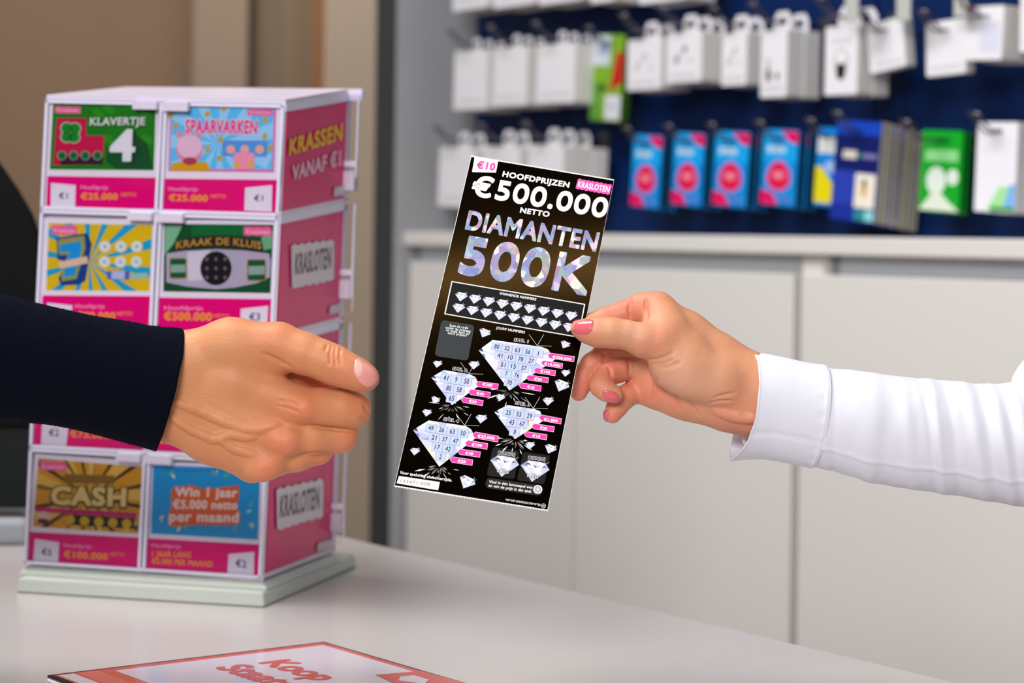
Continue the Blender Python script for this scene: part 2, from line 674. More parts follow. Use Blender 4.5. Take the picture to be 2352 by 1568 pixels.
def art_call(root, F, w, h, t):
    decal(root, F, [(rect(-w * .49, -h * .995, w * .49, -.001), P('#1a2f9a')), (rect(-w * .49, -h * .5, w * .49, -h * .14), P('#101c66')),
                    (rect(-w * .49, -h * .14, w * .49, -.001), P('#1746c0')),
                    (rect(-w * .3, -h * .38, w * .0, -h * .3), P('#e0d8cc')), (ell(w * .06, -h * .34, w * .05, h * .03), P('#0f7a6a')), (rect(w * .13, -h * .37, w * .45, -h * .32), P('#7c7fae')),
                    (rect(w * .02, -h * .86, w * .46, -h * .52), P('#f2ead8')), (rect(w * .17, -h * .74, w * .27, -h * .64), P('#d8a030')), (ell(w * .22, -h * .61, w * .05, h * .035), P('#1d4444')),
                    (ell(-w * .25, -h * .62, w * .1, h * .05), P('#9aa0e8')), (rect(-w * .46, -h * .84, w * .0, -h * .5), P('#2a3fb4')),
                    (rect(w * .05, -h * .985, w * .48, -h * .88), P('#2a8a8c')), (rect(w * .28, -h * .985, w * .48, -h * .88), P('#8fd0d8'))])


def art_yellow(root, F, w, h, t):
    decal(root, F, [(rect(-w * .49, -h * .995, w * .49, -.001), P('#0f86dc')), (rect(-w * .45, -h * .33, w * .49, -h * .12), P('#e6ece6')),
                    ([(-w * .49, -h * .96), (w * .35, -h * .96), (w * .3, -h * .8), (-w * .3, -h * .5), (-w * .49, -h * .5)], P('#e6d60c')),
                    (ell(w * .1, -h * .5, w * .3, h * .08), P('#9fc0f4'))])


def art_leaf(root, F, w, h, t):
    decal(root, F, [(rect(-w * .49, -h * .995, w * .49, -.001), P('#12a82a')), (rect(-w * .4, -h * .38, w * .4, -h * .24), P('#8fdc90')),
                    (ell(-w * .1, -h * .62, w * .24, h * .17), P('#e4efe4')), (ell(w * .3, -h * .57, w * .14, h * .1), P('#e4efe4')),
                    ([(-w * .49, -h * .99), (w * .49, -h * .99), (w * .2, -h * .86), (-w * .1, -h * .7), (-w * .3, -h * .86)], P('#e0ead8')),
                    (rect(-w * .2, -h * .14, w * .2, -h * .09), P('#0d7a20'))])


def art_white(root, F, w, h, t):
    decal(root, F, [([(-w * .2, -h * .98), (w * .49, -h * .98), (w * .49, -h * .7), (w * .1, -h * .72)], P('#a8e6a4')),
                    ([(w * .2, -h * .98), (w * .49, -h * .98), (w * .49, -h * .68), (w * .35, -h * .7)], P('#7fb8f4')),
                    (rect(-w * .1, -h * .99, w * .49, -h * .94), P('#3f9a3a')), (ell(0, -h * .09, w * .14, h * .02), P('#8a8c92'))])


def goods(xa, xb, yt, yb, depth, n, t, name, label, behind, cat, group, front_m, side_m, art, tab=None, tilt=0.06, drop=.012,
          holder=None, hooklab=None, reach_more=.045, step=None):
    """one hook with n packs; front pack between image columns xa..xb (bottom) and rows yt..yb"""
    D = D_PEG - depth
    s0, z0 = wst(xa, yb, D)
    s1, _ = wst(xb, yb, D)
    _, z1 = wst(xa, yt, D)
    w, h = s1 - s0, z1 - z0
    top = 0.0
    hang = (tab[1] * .5 if tab else -drop)
    s = (s0 + s1) / 2 + math.sin(tilt) * h
    F = pack_frame(s, z1 - hang * 0, D, tilt)
    r = add_pack(name, F, w, h, t, front_m, side_m, art, tab)
    tag(r, label, cat, group)
    g2 = group + ' behind the front one, ' + label.split(',')[0]
    step = step or t + .0015
    for k in range(1, n):
        if k * step + t > depth - .004:
            break
        c = copy_thing(r, NW * step * k + np.array([0, 0, -.0012 * k]) + TW * random.uniform(-.002, .002), behind)
        if n > 2:
            c['group'] = 'packs behind: ' + behind
    hook(s, z1 + hang - .002, depth + reach_more, hooklab, holder)
    return r


SIMS = [(1447, 1513, 312, 476, 'first'), (1541, 1610, 307, 472, 'second'), (1635, 1713, 304, 474, 'third'), (1745, 1825, 300, 472, 'fourth')]
for xa, xb, yt, yb, o_ in SIMS:
    goods(xa, xb, yt, yb, .085, 5, .0085, 'phone_card_pack', 'blue carded pack with red egg shape, front of the %s blue hook from the left' % o_,
          'dark edge of a blue pack hanging behind the %s egg pack from the left' % o_, 'pack', 'blue egg packs on the pegboard',
          P('#0a8fe0'), P('#123a5c'), art_sim, None, .07, hooklab='wire hook holding the %s blue egg pack from the left' % o_)  # side is a darkened copy of the face blue, stack shading in the colour
goods(1868, 1934, 295, 474, .085, 3, .006, 'phone_card_pack', 'light blue and yellow carded pack left of the thick navy stack', 'pack hanging behind the blue and yellow one',
      'pack', 'carded packs in the lower pegboard row', P('#0f86dc'), P('#0c4a78'), art_yellow, None, .07, hooklab='wire hook holding the blue and yellow pack')  # side blue darkened to carry the shading of the stack
goods(1905, 2009, 281, 508, .1, 10, .0068, 'phone_card_pack', 'navy carded pack with cream square, front of the thick stack', 'grey edged navy pack in the thick stack behind the front one',
      'pack', 'navy packs in the thick stack', P('#1a2f9a'), mat('card_edges', '#b5ad92', .6), art_call, None, .09, hooklab='wire hook carrying the thick navy stack', step=.0086)
goods(2109, 2203, 302, 486, .07, 3, .007, 'phone_card_pack', 'bright green carded pack with white leaf shapes', 'pack hanging behind the bright green leaf pack',
      'pack', 'carded packs in the lower pegboard row', P('#12a82a'), P('#0c4a1c'), art_leaf, None, .06, hooklab='wire hook holding the bright green leaf pack', reach_more=.075)  # side green darkened, its shade painted into the colour
goods(2237, 2330, 283, 487, .1, 3, .02, 'carded_pack', 'white carton with green and blue corner at the right frame edge', 'white carton behind the green and blue cornered one',
      'pack', 'white cartons in the lower pegboard row', mat('gloss_white', '#f2f1fa', .3), white_shade, art_white, None, .04, hooklab='wire hook holding the white carton at the right edge')
# second row: white cartons
for i, (xa, xb, yt, yb, w_) in enumerate([(1041, 1117, 121, 254, 'leftmost'), (1132, 1208, 113, 245, 'second'), (1231, 1318, 106, 239, 'third')]):
    goods(xa, xb, yt, yb, .115, 3, .024, 'accessory_box', 'plain white hanging carton, %s of three left of the green packet' % w_,
          'white carton behind the %s plain one of the upper row' % w_, 'box', 'white accessory cartons', white_card, white_shade, art_plain, (.026, .022), .03,
          hooklab='wire hook of the %s plain white carton in the upper row' % w_)
goods(1353, 1424, 85, 280, .075, 2, .008, 'carded_pack', 'green and red packet with white corner label among the white cartons', 'packet hanging behind the green and red one',
      'packet', 'green packets', P('#7fae2e'), P('#35551a'), art_green, None, .08, hooklab='wire hook holding the green and red packet')  # packet side is the face green with shade painted in
CB = [(1440, 1518, 94, 209, .115, 2, .03, 'with a faint grey cable print, right of the green packet', 0),
      (1530, 1610, 79, 192, .115, 3, .026, 'with a dark two-ended cable print', 1),
      (1657, 1714, 79, 198, .1, 2, .028, 'with a small slanted grey cable print', 2),
      (1746, 1806, 72, 225, .11, 2, .032, 'with a black charger and plug print', 3)]
for xa, xb, yt, yb, d, n, t, txt, k in CB:
    goods(xa, xb, yt, yb, d, n, t, 'accessory_box', 'white hanging carton ' + txt, 'white carton behind the one ' + txt, 'box', 'white accessory cartons',
          white_card, white_shade, art_cable(k), (.036, .028), .01, hooklab='wire hook of the carton ' + txt)
goods(1893, 1968, 64, 220, .11, 2, .03, 'accessory_box', 'white carton with a black rounded mouse print', 'white carton behind the mouse print one', 'box', 'white accessory cartons',
      white_card, white_shade, art_mouse, (.045, .03), .015, holder=(1942, 1972, 52), hooklab='wire hook with grey price holder over the mouse print carton')
goods(1999, 2082, 51, 164, .1, 1, .018, 'accessory_box', 'blank white carton swung askew right of the mouse print carton', '', 'box', 'white accessory cartons',
      white_card, white_shade, art_plain, None, -.12, holder=(2060, 2092, 50), hooklab='wire hook with grey price holder above the askew carton')
goods(2128, 2219, 51, 175, .1, 1, .016, 'accessory_box', 'blank white carton alone on the open blue board at right', '', 'box', 'white accessory cartons',
      white_card, white_shade, art_plain, None, -.03, holder=(2192, 2224, 40), hooklab='wire hook with grey price holder above the lone blank carton')


def art_spot(root, F, w, h, t):
    decal(root, F, [(ell(-w * .38, -h * .05, w * .1, h * .05), P('#c81830')), (rect(-w * .1, -h * .85, w * .42, -h * .3), P('#dadcee'))])


goods(2213, 2300, 19, 141, .125, 2, .04, 'accessory_box', 'white carton with a red top corner at the upper right', 'white carton behind the red cornered one', 'box', 'white accessory cartons',
      white_card, white_shade, art_spot, None, .05, hooklab='wire hook holding the red cornered carton')
goods(2342, 2430, -40, 120, .11, 1, .03, 'accessory_box', 'white carton cut by the right frame edge near the top', '', 'box', 'white accessory cartons',
      white_card, white_shade, art_plain, None, .0, hooklab='wire hook of the carton cut by the right edge')
# top row, cut by the frame
for xa, xb, yb, w_ in [(1040, 1119, 27, 'leftmost'), (1135, 1228, 20, 'second'), (1238, 1338, 12, 'third'), (1357, 1410, 8, 'fourth'), (1468, 1575, 10, 'fifth')]:
    goods(xa, xb, yb - 150, yb, .12, 2, .03, 'accessory_box', 'white carton cut by the top frame edge, %s from the left' % w_, 'white carton behind the %s top edge carton' % w_,
          'box', 'white accessory cartons', white_card, white_shade, art_plain, (.03, .024), .0, hooklab='wire hook above the frame for the %s top carton' % w_)
# lower left row behind the ticket
for xa, xb, yt, yb, w_, n in [(1005, 1085, 341, 475, 'left of the ticket top corner', 2), (1105, 1190, 338, 470, 'behind the ticket top edge', 2), (1210, 1290, 335, 467, 'behind the ticket top right corner', 3)]:
    goods(xa, xb, yt, yb, .125, n, .03, 'accessory_box', 'plain white carton %s' % w_, 'white carton at the back of the hook %s' % w_, 'box', 'white accessory cartons',
          white_card, white_shade, art_plain, (.036, .028), .05, hooklab='wire hook of the carton %s' % w_)

# ------------------------------------------------------------------ counter
cnt_m = mat('counter_laminate', '#c0bab8', 0.27, noise_amt=0.05, noise_scale=900)
e0 = PCNT.hit((820, 1239))[0]
e1 = PCNT.hit((2200, 1567))[0]
ed = (e1 - e0) / np.linalg.norm(e1 - e0)
pts = [e0 - ed * 0.45, e1 + ed * 1.1]
poly = [pts[0], pts[1], pts[1] + np.array([-1.9, -.3, 0]), (-1.6, .7, ZC), (-1.6, pts[0][1], ZC)]
croot = empty('counter', (-.5, 1.2, 0), 'off-white sales counter carrying the ticket display', 'counter')
b = MB()
b.prism([tuple(q[:2]) + (ZC,) for q in poly][::-1], (0, 0, -.04), cnt_m)
bevel(b.build('counter_top', croot), .002)
cin = [np.array(q[:3]) for q in poly]
cc = sum(cin) / len(cin)
b = MB()
b.prism([tuple((cc + (q - cc) * .93)[:2]) + (ZC - .0405,) for q in cin][::-1], (0, 0, -(ZC - .0415)), white_m)
b.build('counter_body', croot)

# ------------------------------------------------------------------ payment mat on the counter
PM = Plane((0, 0, ZC + .0052), (0, 0, 1))
mT, mL, mR = [PM.hit(p)[0] for p in ((745, 1472), (108, 1549), (1075, 1568))]
u = (mR - mT) / np.linalg.norm(mR - mT)
w = (mL - mT)
MLEN = .30
root = empty('counter_mat', (*((mT + mL) / 2 + u * .1)[:2], ZC), 'dark-edged counter mat with coral border and lettering in front of the ticket display', 'mat')
quad = [mT, mT + u * MLEN, mL + u * MLEN, mL]
b = MB()
b.prism([q - np.array([0, 0, .0022]) for q in quad][::-1], (0, 0, -.0027), mat('mat_white', '#e8e6ea', .5))
bevel(b.build('base', root), .0008)
b = MB()
b.prism([q - np.array([0, 0, .0002]) for q in quad][::-1], (0, 0, -.0019), mat('mat_edge', '#15171a', .25))
bevel(b.build('edge', root), .0006)
lav, coral, paper = [mat('mat_print_' + n_, c_, .14, spec=.5) for n_, c_ in (('lavender', '#d2cad4'), ('coral', '#d0645c'), ('paper', '#d9cfd6'))]


def mp_(x, y):
    """mat coordinates: x along the long side away from the far corner, y from the far side towards the left"""
    return mT + u * x + w * y + np.array([0, 0, 0])


b = MB()


def mquad(x0, x1, y0, y1, m, lift):
    b.add([mp_(x0, y0) + (0, 0, lift), mp_(x0, y1) + (0, 0, lift), mp_(x1, y1) + (0, 0, lift), mp_(x1, y0) + (0, 0, lift)], [(0, 1, 2, 3)], m)


mquad(.004, MLEN - .004, .015, .985, coral, .00002)
mquad(.012, MLEN - .012, .04, .80, lav, .00006)
mquad(.006, MLEN - .006, .925, .975, paper, .00006)
mquad(.006, MLEN - .006, .845, .915, P('#cf6f62', .28), .00008)
b.build('printed_sheet', root)
pm = Print(PM, (0, -1), base=.0002)
cor2 = P('#c4615e', .28)


def mtext(body, x0, y0, width, size):
    v, f = glyphs(body, 0.0)
    s_ = width / (v[:, 0].max() - v[:, 0].min())
    wl = np.linalg.norm(w)
    up = -w / wl
    for k in range(9):
        dx, dy = (0, 0) if k == 8 else (.045 * math.cos(k * math.pi / 4), .045 * math.sin(k * math.pi / 4))
        pts = [mT + u * (x0 + s_ * (p[0] + dx - v[:, 0].min())) + w * y0 + up * s_ * (p[1] + dy) + np.array([0, 0, .0002 + k * .000004]) for p in v]
        pm.b.add(pts, f, cor2)




def mtext_px(body, Lp, Rp):
    a, c = PM.hit(Lp)[0], PM.hit(Rp)[0]
    mtext(body, float((a - mT) @ u), float((a - mT) @ w / (w @ w)), float(np.linalg.norm(c - a)), 0)


mtext_px('Koop', (597, 1528), (733, 1568))
mtext_px('Staats', (500, 1541), (648, 1586))
pm.build('lettering', root)
pm = Print(PM, (0, -1), base=.0002)
pm.poly([(862, 1549), (968, 1540), (1075, 1570), (930, 1580)], coral, 3)
pm.poly([(915, 1562), (920, 1553), (950, 1550), (985, 1560), (975, 1570)], paper, 4)
pm.build('badge', root)

# ------------------------------------------------------------------ dark monitor at the left edge
blk = mat('monitor_black', '#040405', .55, spec=.12)
MY = 1.95
root = empty('monitor', at(-120, 1255, MY), 'black monitor on a grey foot at the left frame edge behind the display', 'monitor')
outl = [(-420, 1150), (-420, 160), (-60, 300), (0, 377), (38, 432), (72, 490), (92, 545), (97, 610), (92, 800), (84, 985), (-40, 985), (-60, 1150)]
b = MB()
b.prism([at(x, y, MY) for x, y in outl], (-.01, .05, 0), blk)
bevel(b.build('screen_housing', root), .004)
b = MB()
b.prism([at(x, y, MY + .005) for x, y in [(-420, 1165), (-420, 984), (83, 984), (70, 1166)]], (-.01, .04, 0), mat('monitor_glass_edge', '#151c1a', .4, spec=.2))
b.build('lower_bezel', root)
b = MB()
f0 = [PCNT.hit(q)[0] for q in ((-420, 1262), (64, 1252))]
f0 = [f0[0], f0[1], f0[1] + np.array([-.03, .14, 0]), f0[0] + np.array([-.03, .14, 0])]
tp = [q + np.array([0, 0, .026]) for q in f0]
b.hexa(f0 + tp, mat('monitor_foot', '#aab4ba', .45))
bevel(b.build('foot', root), .006)
b = MB()
nk = at(-170, 1150, MY + .04)
b.box((nk[0] - .04, nk[1] - .0, ZC + .02), (nk[0] + .04, nk[1] + .03, nk[2] + .05), blk)
b.build('neck', root)

# ------------------------------------------------------------------ ticket display tower
cFBL, cFBR, cFTL, cFTR, cRBR, cRTR, cRTL = [np.array(q) + CAM for q in (
    (-0.41007, 1.71006, -0.28504), (-0.19958, 1.655, -0.29489), (-0.39845, 1.68209, 0.12011), (-0.18795, 1.62703, 0.11027),
    (-0.15806, 1.80606, -0.28565), (-0.14643, 1.77809, 0.1195), (-0.35692, 1.83315, 0.12935))]


def along(px, ref):
    """point on the line of sight of px at the depth of ref"""
    return at(px[0], px[1], ref[1])


FBL, FBR, FTL = along((57, 1297), cFBL), along((603, 1332), cFBR), along((107, 222), cFTL)
PF = Plane(FBL, np.cross(FBR - FBL, FTL - FBL))
FTR = PF.hit((656, 233))[0]
RBR = along((768, 1268), cRBR)
PSD = Plane(FBR, np.cross(RBR - FBR, FTR - FBR))
RTR = PSD.hit((806, 208))[0]
RTL = along((290, 203), cRTL)
RBL = RBR + (FBL - FBR)


def DT(u_, v_, d_):
    """tower coordinates: u left to right, v bottom to top, d front to back"""
    a = (1 - v_) * ((1 - u_) * FBL + u_ * FBR) + v_ * ((1 - u_) * FTL + u_ * FTR)
    c = (1 - v_) * ((1 - u_) * RBL + u_ * RBR) + v_ * ((1 - u_) * RTL + u_ * RTR)
    return (1 - d_) * a + d_ * c


tower = empty('ticket_display', (FBR + RBL) / 2 * np.array([1, 1, 0]) + np.array([0, 0, ZC]),
              'clear acrylic scratch ticket tower with pink side panels on a pale green-grey base', 'display stand')
acr = mat('acrylic_edge', '#d8d4ea', .18, spec=.6)
acr2 = mat('acrylic_frost', '#cfc6da', .25)
clear = bpy.data.materials.new('acrylic_clear')
clear.use_nodes = True
nt = clear.node_tree
nt.nodes.clear()
mo = nt.nodes.new('ShaderNodeOutputMaterial')
mx = nt.nodes.new('ShaderNodeMixShader')
tr = nt.nodes.new('ShaderNodeBsdfTransparent')
gl = nt.nodes.new('ShaderNodeBsdfGlossy')
fr = nt.nodes.new('ShaderNodeFresnel')
fr.inputs['IOR'].default_value = 1.22
gl.inputs['Roughness'].default_value = .06
tr.inputs['Color'].default_value = (.97, .96, .99, 1)
nt.links.new(fr.outputs[0], mx.inputs[0])
nt.links.new(tr.outputs[0], mx.inputs[1])
nt.links.new(gl.outputs[0], mx.inputs[2])
nt.links.new(mx.outputs[0], mo.inputs[0])
base_m = mat('display_base', '#c3c9c2', .5)
pinkside = mat('side_panel_pink', '#d4206a', .25, noise_amt=.08, noise_scale=9, spec=.3)
wcore = mat('display_core', '#e4e0e8', .5)

# base: two steps
bq = [PCNT.hit(q)[0] for q in ((35, 1361), (606, 1396), (820, 1302))]
bq.append(bq[0] + bq[2] - bq[1])
bq = [np.array([*q[:2], ZC + .0004]) for q in bq]
ctr = sum(bq) / 4
hb = .0125
up1 = [ctr + (q - ctr) * .985 + np.array([0, 0, hb]) for q in bq]
b = MB()
b.hexa(bq + up1, base_m)
bevel(b.build('base_plate', tower), .002)
lo2 = [ctr + (q - ctr) * .955 + np.array([0, 0, hb + .0002]) for q in bq]
mid = [DT(0, 0, 0), DT(1, 0, 0), DT(1, 0, 1), DT(0, 0, 1)]
m0 = sum(mid) / 4
lo2 = [m0 + (q - m0) * 1.05 for q in mid]
lo2 = [np.array([q[0], q[1], ZC + hb + .0003]) for q in lo2]
hi2 = [q + (m0 - q) * .005 - np.array([0, 0, .0006]) for q in mid]
b = MB()
b.hexa(lo2 + hi2, base_m)
bevel(b.build('base_step', tower), .0015)

TV = [0.003, .254, .508, .763, .995]
rngd = random.Random(3)
for t in range(4):
    v0, v1 = TV[t] + .004, TV[t + 1] - .004
    b = MB()
    b.box((.012, v0, .03), (.988, v1, .985), wcore, lambda q: DT(*q))
    tier = b.build('tier_box', tower)
    # clear front cover and its visible edges
    b = MB()
    b.box((.004, v0, -.012), (.494, v1, -.006), clear, lambda q: DT(*q))
    b.box((.506, v0, -.012), (.998, v1, -.006), clear, lambda q: DT(*q))
    b.build('front_cover', tier)
    b = MB()
    for u0 in (0.0, .486, .506, .985):
        b.box((u0, v0 - .003, -.014), (u0 + .012, v1 + .003, .03), acr, lambda q: DT(*q))
    b.box((.0, v1 - .004, -.014), (1.0, v1 + .003, .035), acr, lambda q: DT(*q))
    b.box((.0, v0 - .004, -.014), (1.0, v0 + .003, .035), acr, lambda q: DT(*q))
    b.build('cover_frame', tier)
    b = MB()
    b.box((.385, v1 - .012, -.05), (.485, v1 + .004, -.014), acr2, lambda q: DT(*q))
    b.box((.51, v1 - .014, -.05), (.615, v1 + .004, -.014), acr2, lambda q: DT(*q))
    b.build('lid_clip', tier)
    # right side
    b = MB()
    b.box((.99, v0 + .006, .035), (1.0, v1 - .012, .945), pinkside, lambda q: DT(*q))
    b.build('side_panel', tier)
    b = MB()
    b.box((.988, v1 - .012, .0), (1.004, v1 + .004, 1.0), acr, lambda q: DT(*q))
    b.box((.988, v0 - .004, .0), (1.004, v0 + .006, 1.0), acr2, lambda q: DT(*q))
    b.box((.988, v0, .945), (1.004, v1, 1.0), acr2, lambda q: DT(*q))
    b.build('side_frame', tier)
    b = MB()
    b.box((1.005, v0 + .02, .93), (1.055, v1 + .003, .945), clear, lambda q: DT(*q))
    b.box((1.0, v1 - .15, .93), (1.05, v1 - .138, .96), acr, lambda q: DT(*q))
    b.box((1.0, v1 - .20, .925), (1.045, v1 - .16, .955), acr2, lambda q: DT(*q))
    b.box((1.048, v0 + .05, .93), (1.055, v1 + .003, .95), acr, lambda q: DT(*q))
    b.build('hinge_flange', tier)
b = MB()
b.box((.0, .995, .0), (1.0, 1.004, 1.0), acr2, lambda q: DT(*q))
b.box((.995, .98, .95), (1.06, 1.004, .99), acr, lambda q: DT(*q))
b.build('top_lid', tower)
b = MB()
b.box((.03, .02, .985), (.97, .98, 1.0), pinkside, lambda q: DT(*q))
b.build('back_panel', tower)
b = MB()
b.box((.0, .01, .04), (.012, .985, .98), pinkside, lambda q: DT(*q))
b.build('left_panel', tower)

# side panel lettering
sp = Print(PSD, (.04, -1), base=.0012)
yel, wht, drk = P('#e8b62c'), P('#eadfe6'), P('#6d5f6b')
sp.text('KRASSEN', (664, 358), (786, 322), 40, yel, 2, .04)
sp.text('VANAF €1', (671, 416), (782, 380), 36, P('#e9b6cc'), 2, .04)


def badge(pr, quad, m, layer, n=7, amp=.06):
    q = [np.array(p, float) for p in quad]
    r = random.Random(int(q[0][0] * 7 + q[0][1]))
    pts = []
    for i in range(4):
        a, c = q[i], q[(i + 1) % 4]
        d = c - a
        nn = np.array([d[1], -d[0]]) * amp * (1 if i % 2 == 0 else .12)
        for k in range(n if i % 2 == 0 else 3):
            tt = k / (n if i % 2 == 0 else 3)
            pts.append(a + d * tt + nn * (r.uniform(.6, 1.0) if k % 2 else r.uniform(0, .25)))
    pr.poly(pts, m, layer)


sp.build('side_slogan', tower)
for (qa, L, R, h) in [([(669, 566), (767, 553), (767, 640), (671, 660)], (677, 632), (760, 616), 50),
                      ([(635, 1126), (742, 1102), (742, 1183), (637, 1214)], (642, 1190), (733, 1168), 52)]:
    sp = Print(PSD, (.04, -1), base=.0012)
    badge(sp, qa, P('#d9d2d8'), 2, 12, .06)
    sp.text('KRASLOTEN', L, R, h, drk, 3, .03)
    sp.build('side_badge', tower)
for q in [[(768, 430), (795, 424), (793, 447), (766, 452)], [(758, 702), (783, 697), (782, 716), (756, 722)], [(730, 1247), (764, 1237), (762, 1258), (728, 1268)]]:
    sp = Print(PSD, (.04, -1), base=.0012)
    sp.rounded(q, 5, P('#c9bfcc'), 2)
    sp.build('side_mark', tower)

# ------------------------------------------------------------------ ticket inserts in the tower
magenta = mat('strip_magenta', '#e6037a', .55, spec=.08)
UPF = (.047, -1)
tagw, dpur, gold = P('#e9e6ef'), P('#5a4a7c'), P('#f5a623')


def insert(quad_all, quad_pic, quad_strip, label, art, tagq=None, price=None, hp=None, amount=None, netto=None, extra=None):
    pr = Print(PF, UPF, base=-.0012, step=.00008)
    root = empty('sample_ticket', PF.hit([np.mean(np.array(quad_all), 0)], -.002)[0], label, 'ticket', 'sample tickets in the acrylic tower')
    b = MB()
    q = PF.hit(quad_all, -.0013)
    b.prism(q, -PF.n * .0012, P('#efecf4'))
    b.build('card', root)
    art(pr, quad_pic)
    pr.build('picture', root)
    pr = Print(PF, UPF, base=-.0011, step=.00008)
    pr.poly(quad_strip, magenta, 1)
    if tagq:
        pr.poly(tagq, tagw, 2)
    if price:
        pr.text(price[0], price[1], price[2], price[3], dpur, 3, .02)
    if hp:
        pr.text('Hoofdprijs', hp[0], hp[1], 9, P('#f9a6d0'), 2, .01)
    if amount:
        pr.text(amount[0], amount[1], amount[2], amount[3], gold, 2, .035)
    if netto:
        pr.text('NETTO', netto[0], netto[1], 8, gold, 2, .01)
    for e in extra or []:
        pr.text(*e[:4], gold, 2, .03)
    pr.build('price_strip', root)
    return root


def kbadge(pr, x0, y0, x1, y1):
    badge(pr, [(x0, y0), (x1, y0 + 1), (x1 + 1, y1), (x0, y1 - 1)], P('#f0609a'), 6, 6, .03)
    pr.text('Krasloten', (x0 + 5, y1 - 4), (x1 - 4, y1 - 3), (y1 - y0) * .55, P('#ffc4dc'), 7, .01)


def art_clover(pr, q):
    pr.poly(q, P('#0e7d0a'), 1)
    pr.poly([(300, 300), (338, 328), (352, 388), (266, 388), (244, 370), (246, 340)], P('#04501f'), 2)
    for x, y in [(250, 250), (330, 255), (338, 320), (250, 320), (225, 260)]:
        pr.disc(x, y, 16, 9, P('#2a9008'), 2, rot=.6)
    pr.poly([(130, 271), (198, 271), (198, 311), (239, 312), (236, 378), (122, 379)], P('#c8054a'), 3)
    pr.poly([(140, 357), (237, 360), (236, 378), (138, 378)], P('#3a0630'), 4)
    for rr_, m, l in ((15, P('#b8c8a8'), 4), (12.5, P('#0b8a1c'), 5)):
        for dx, dy in ((-9, -10), (10, -9), (-9, 10), (8, 11)):
            pr.disc(162 + dx, 304 + dy, rr_, rr_ * .95, m, l)
    for x in (142, 169, 196, 224):
        pr.disc(x, 357, 11, 11, P('#8a9a88'), 5)
        pr.disc(x, 357, 8.5, 9, P('#0c6a24'), 6)
    pr.text('KLAVERTJE', (209, 291), (335, 290), 18, P('#053f1a'), 4, .03)
    pr.text('KLAVERTJE', (206, 288), (333, 287), 18, P('#e2e6e2'), 5, .03)
    pr.text('4', (256, 376), (318, 376), 75, P('#04401a'), 4, .05)
    pr.text('4', (250, 371), (309, 371), 74, P('#e6e6ea'), 5, .05)
    kbadge(pr, 126, 245, 185, 260)


insert([(106, 226), (364, 234), (358, 482), (97, 479)], [(122, 237), (358, 242), (353, 391), (114, 389)], [(109, 404), (362, 408), (358, 479), (106, 477)],
       'green clover ticket with a big white 4 at top left of the tower', art_clover, [(117, 420), (174, 425), (172, 480), (116, 477)],
       ('€1', (135, 456), (155, 457), 14), ((185, 434), (248, 435)), ('€25.000', (185, 458), (270, 459), 15), ((278, 451), (312, 451)))


def rays_art(pr, cx, cy, quad, m, n, layer, ph=0.0, wd=.5):
    """sunburst wedges clipped to the convex picture quad"""
    q = [np.array(p, float) for p in quad]

    def edge(a):
        d = np.array([math.cos(a), math.sin(a)])
        best = 1e9
        for i in range(4):
            p, e = q[i], q[(i + 1) % 4] - q[i]
            den = d[0] * e[1] - d[1] * e[0]
            if abs(den) < 1e-9:
                continue
            r = p - (cx, cy)
            t_ = (r[0] * e[1] - r[1] * e[0]) / den
            s_ = (r[0] * d[1] - r[1] * d[0]) / den
            if t_ > 0 and -1e-6 <= s_ <= 1 + 1e-6:
                best = min(best, t_)
        return np.array([cx, cy]) + d * best
    for k in range(n):
        a = 2 * math.pi * k / n + ph
        pr.poly([(cx, cy), edge(a), edge(a + wd * 2 * math.pi / n)], m, layer)


def art_pig(pr, q):
    pr.poly(q, P('#e07ab8'), 1)
    i = [(394, 246), (629, 246), (625, 389), (390, 387)]
    pr.poly(i, P('#5cc4f2'), 2)
    rays_art(pr, 500, 330, i, P('#96d6f6'), 11, 3, .2)
    for x, y in [(476, 262), (514, 249), (609, 275), (608, 313), (506, 321), (477, 342), (504, 363), (403, 290), (621, 340), (392, 264)]:
        pr.disc(x, y, 6, 8, P('#c8a83c'), 4, 12, .5)
    pr.poly([(389, 392), (397, 374), (425, 370), (475, 372), (484, 393)], P('#d8a408'), 4)
    pr.disc(435, 342, 31, 34, P('#e48aa4'), 5)
    pr.disc(435, 336, 29, 27, P('#e8c0d4'), 6)
    pr.disc(436, 370, 16, 9, P('#b03a54'), 6)
    pr.poly([(406, 318), (408, 300), (424, 308)], P('#f08a96'), 6)
    pr.poly([(464, 318), (462, 300), (446, 308)], P('#f08a96'), 6)
    pr.text('SPAARVARKEN', (425, 306), (590, 308), 32, P('#f3ddea'), 7, .04, .05)
    pr.text('SPAARVARKEN', (425, 306), (590, 308), 32, P('#e43a88'), 8, .04)
    pr.poly([(511, 322), (614, 324), (613, 360), (510, 358)], P('#6a8ed8'), 5)
    pr.poly([(514, 325), (611, 327), (610, 357), (513, 355)], P('#4f9ede'), 6)
    for x in (530, 562, 596):
        pr.disc(x, 343, 10, 10, P('#f0ae9e'), 7)
    pr.rounded([(537, 350), (585, 351), (584, 389), (536, 388)], 6, P('#f09ab4'), 8)
    pr.disc(544, 378, 6, 8, P('#e0b43c'), 9)
    pr.disc(576, 377, 6, 9, P('#e0b43c'), 9)
    kbadge(pr, 568, 251, 626, 265)


insert([(370, 231), (649, 236), (640, 489), (372, 483)], [(390, 240), (635, 241), (630, 396), (386, 393)], [(376, 410), (641, 413), (636, 488), (373, 482)],
       'light blue piggy bank ticket with pink lettering at top right of the tower', art_pig, [(563, 431), (625, 425), (624, 486), (561, 483)],
       ('€1', (583, 462), (604, 462), 14), ((387, 438), (454, 439)), ('€25.000', (387, 461), (477, 463), 15), ((484, 454), (518, 455)))


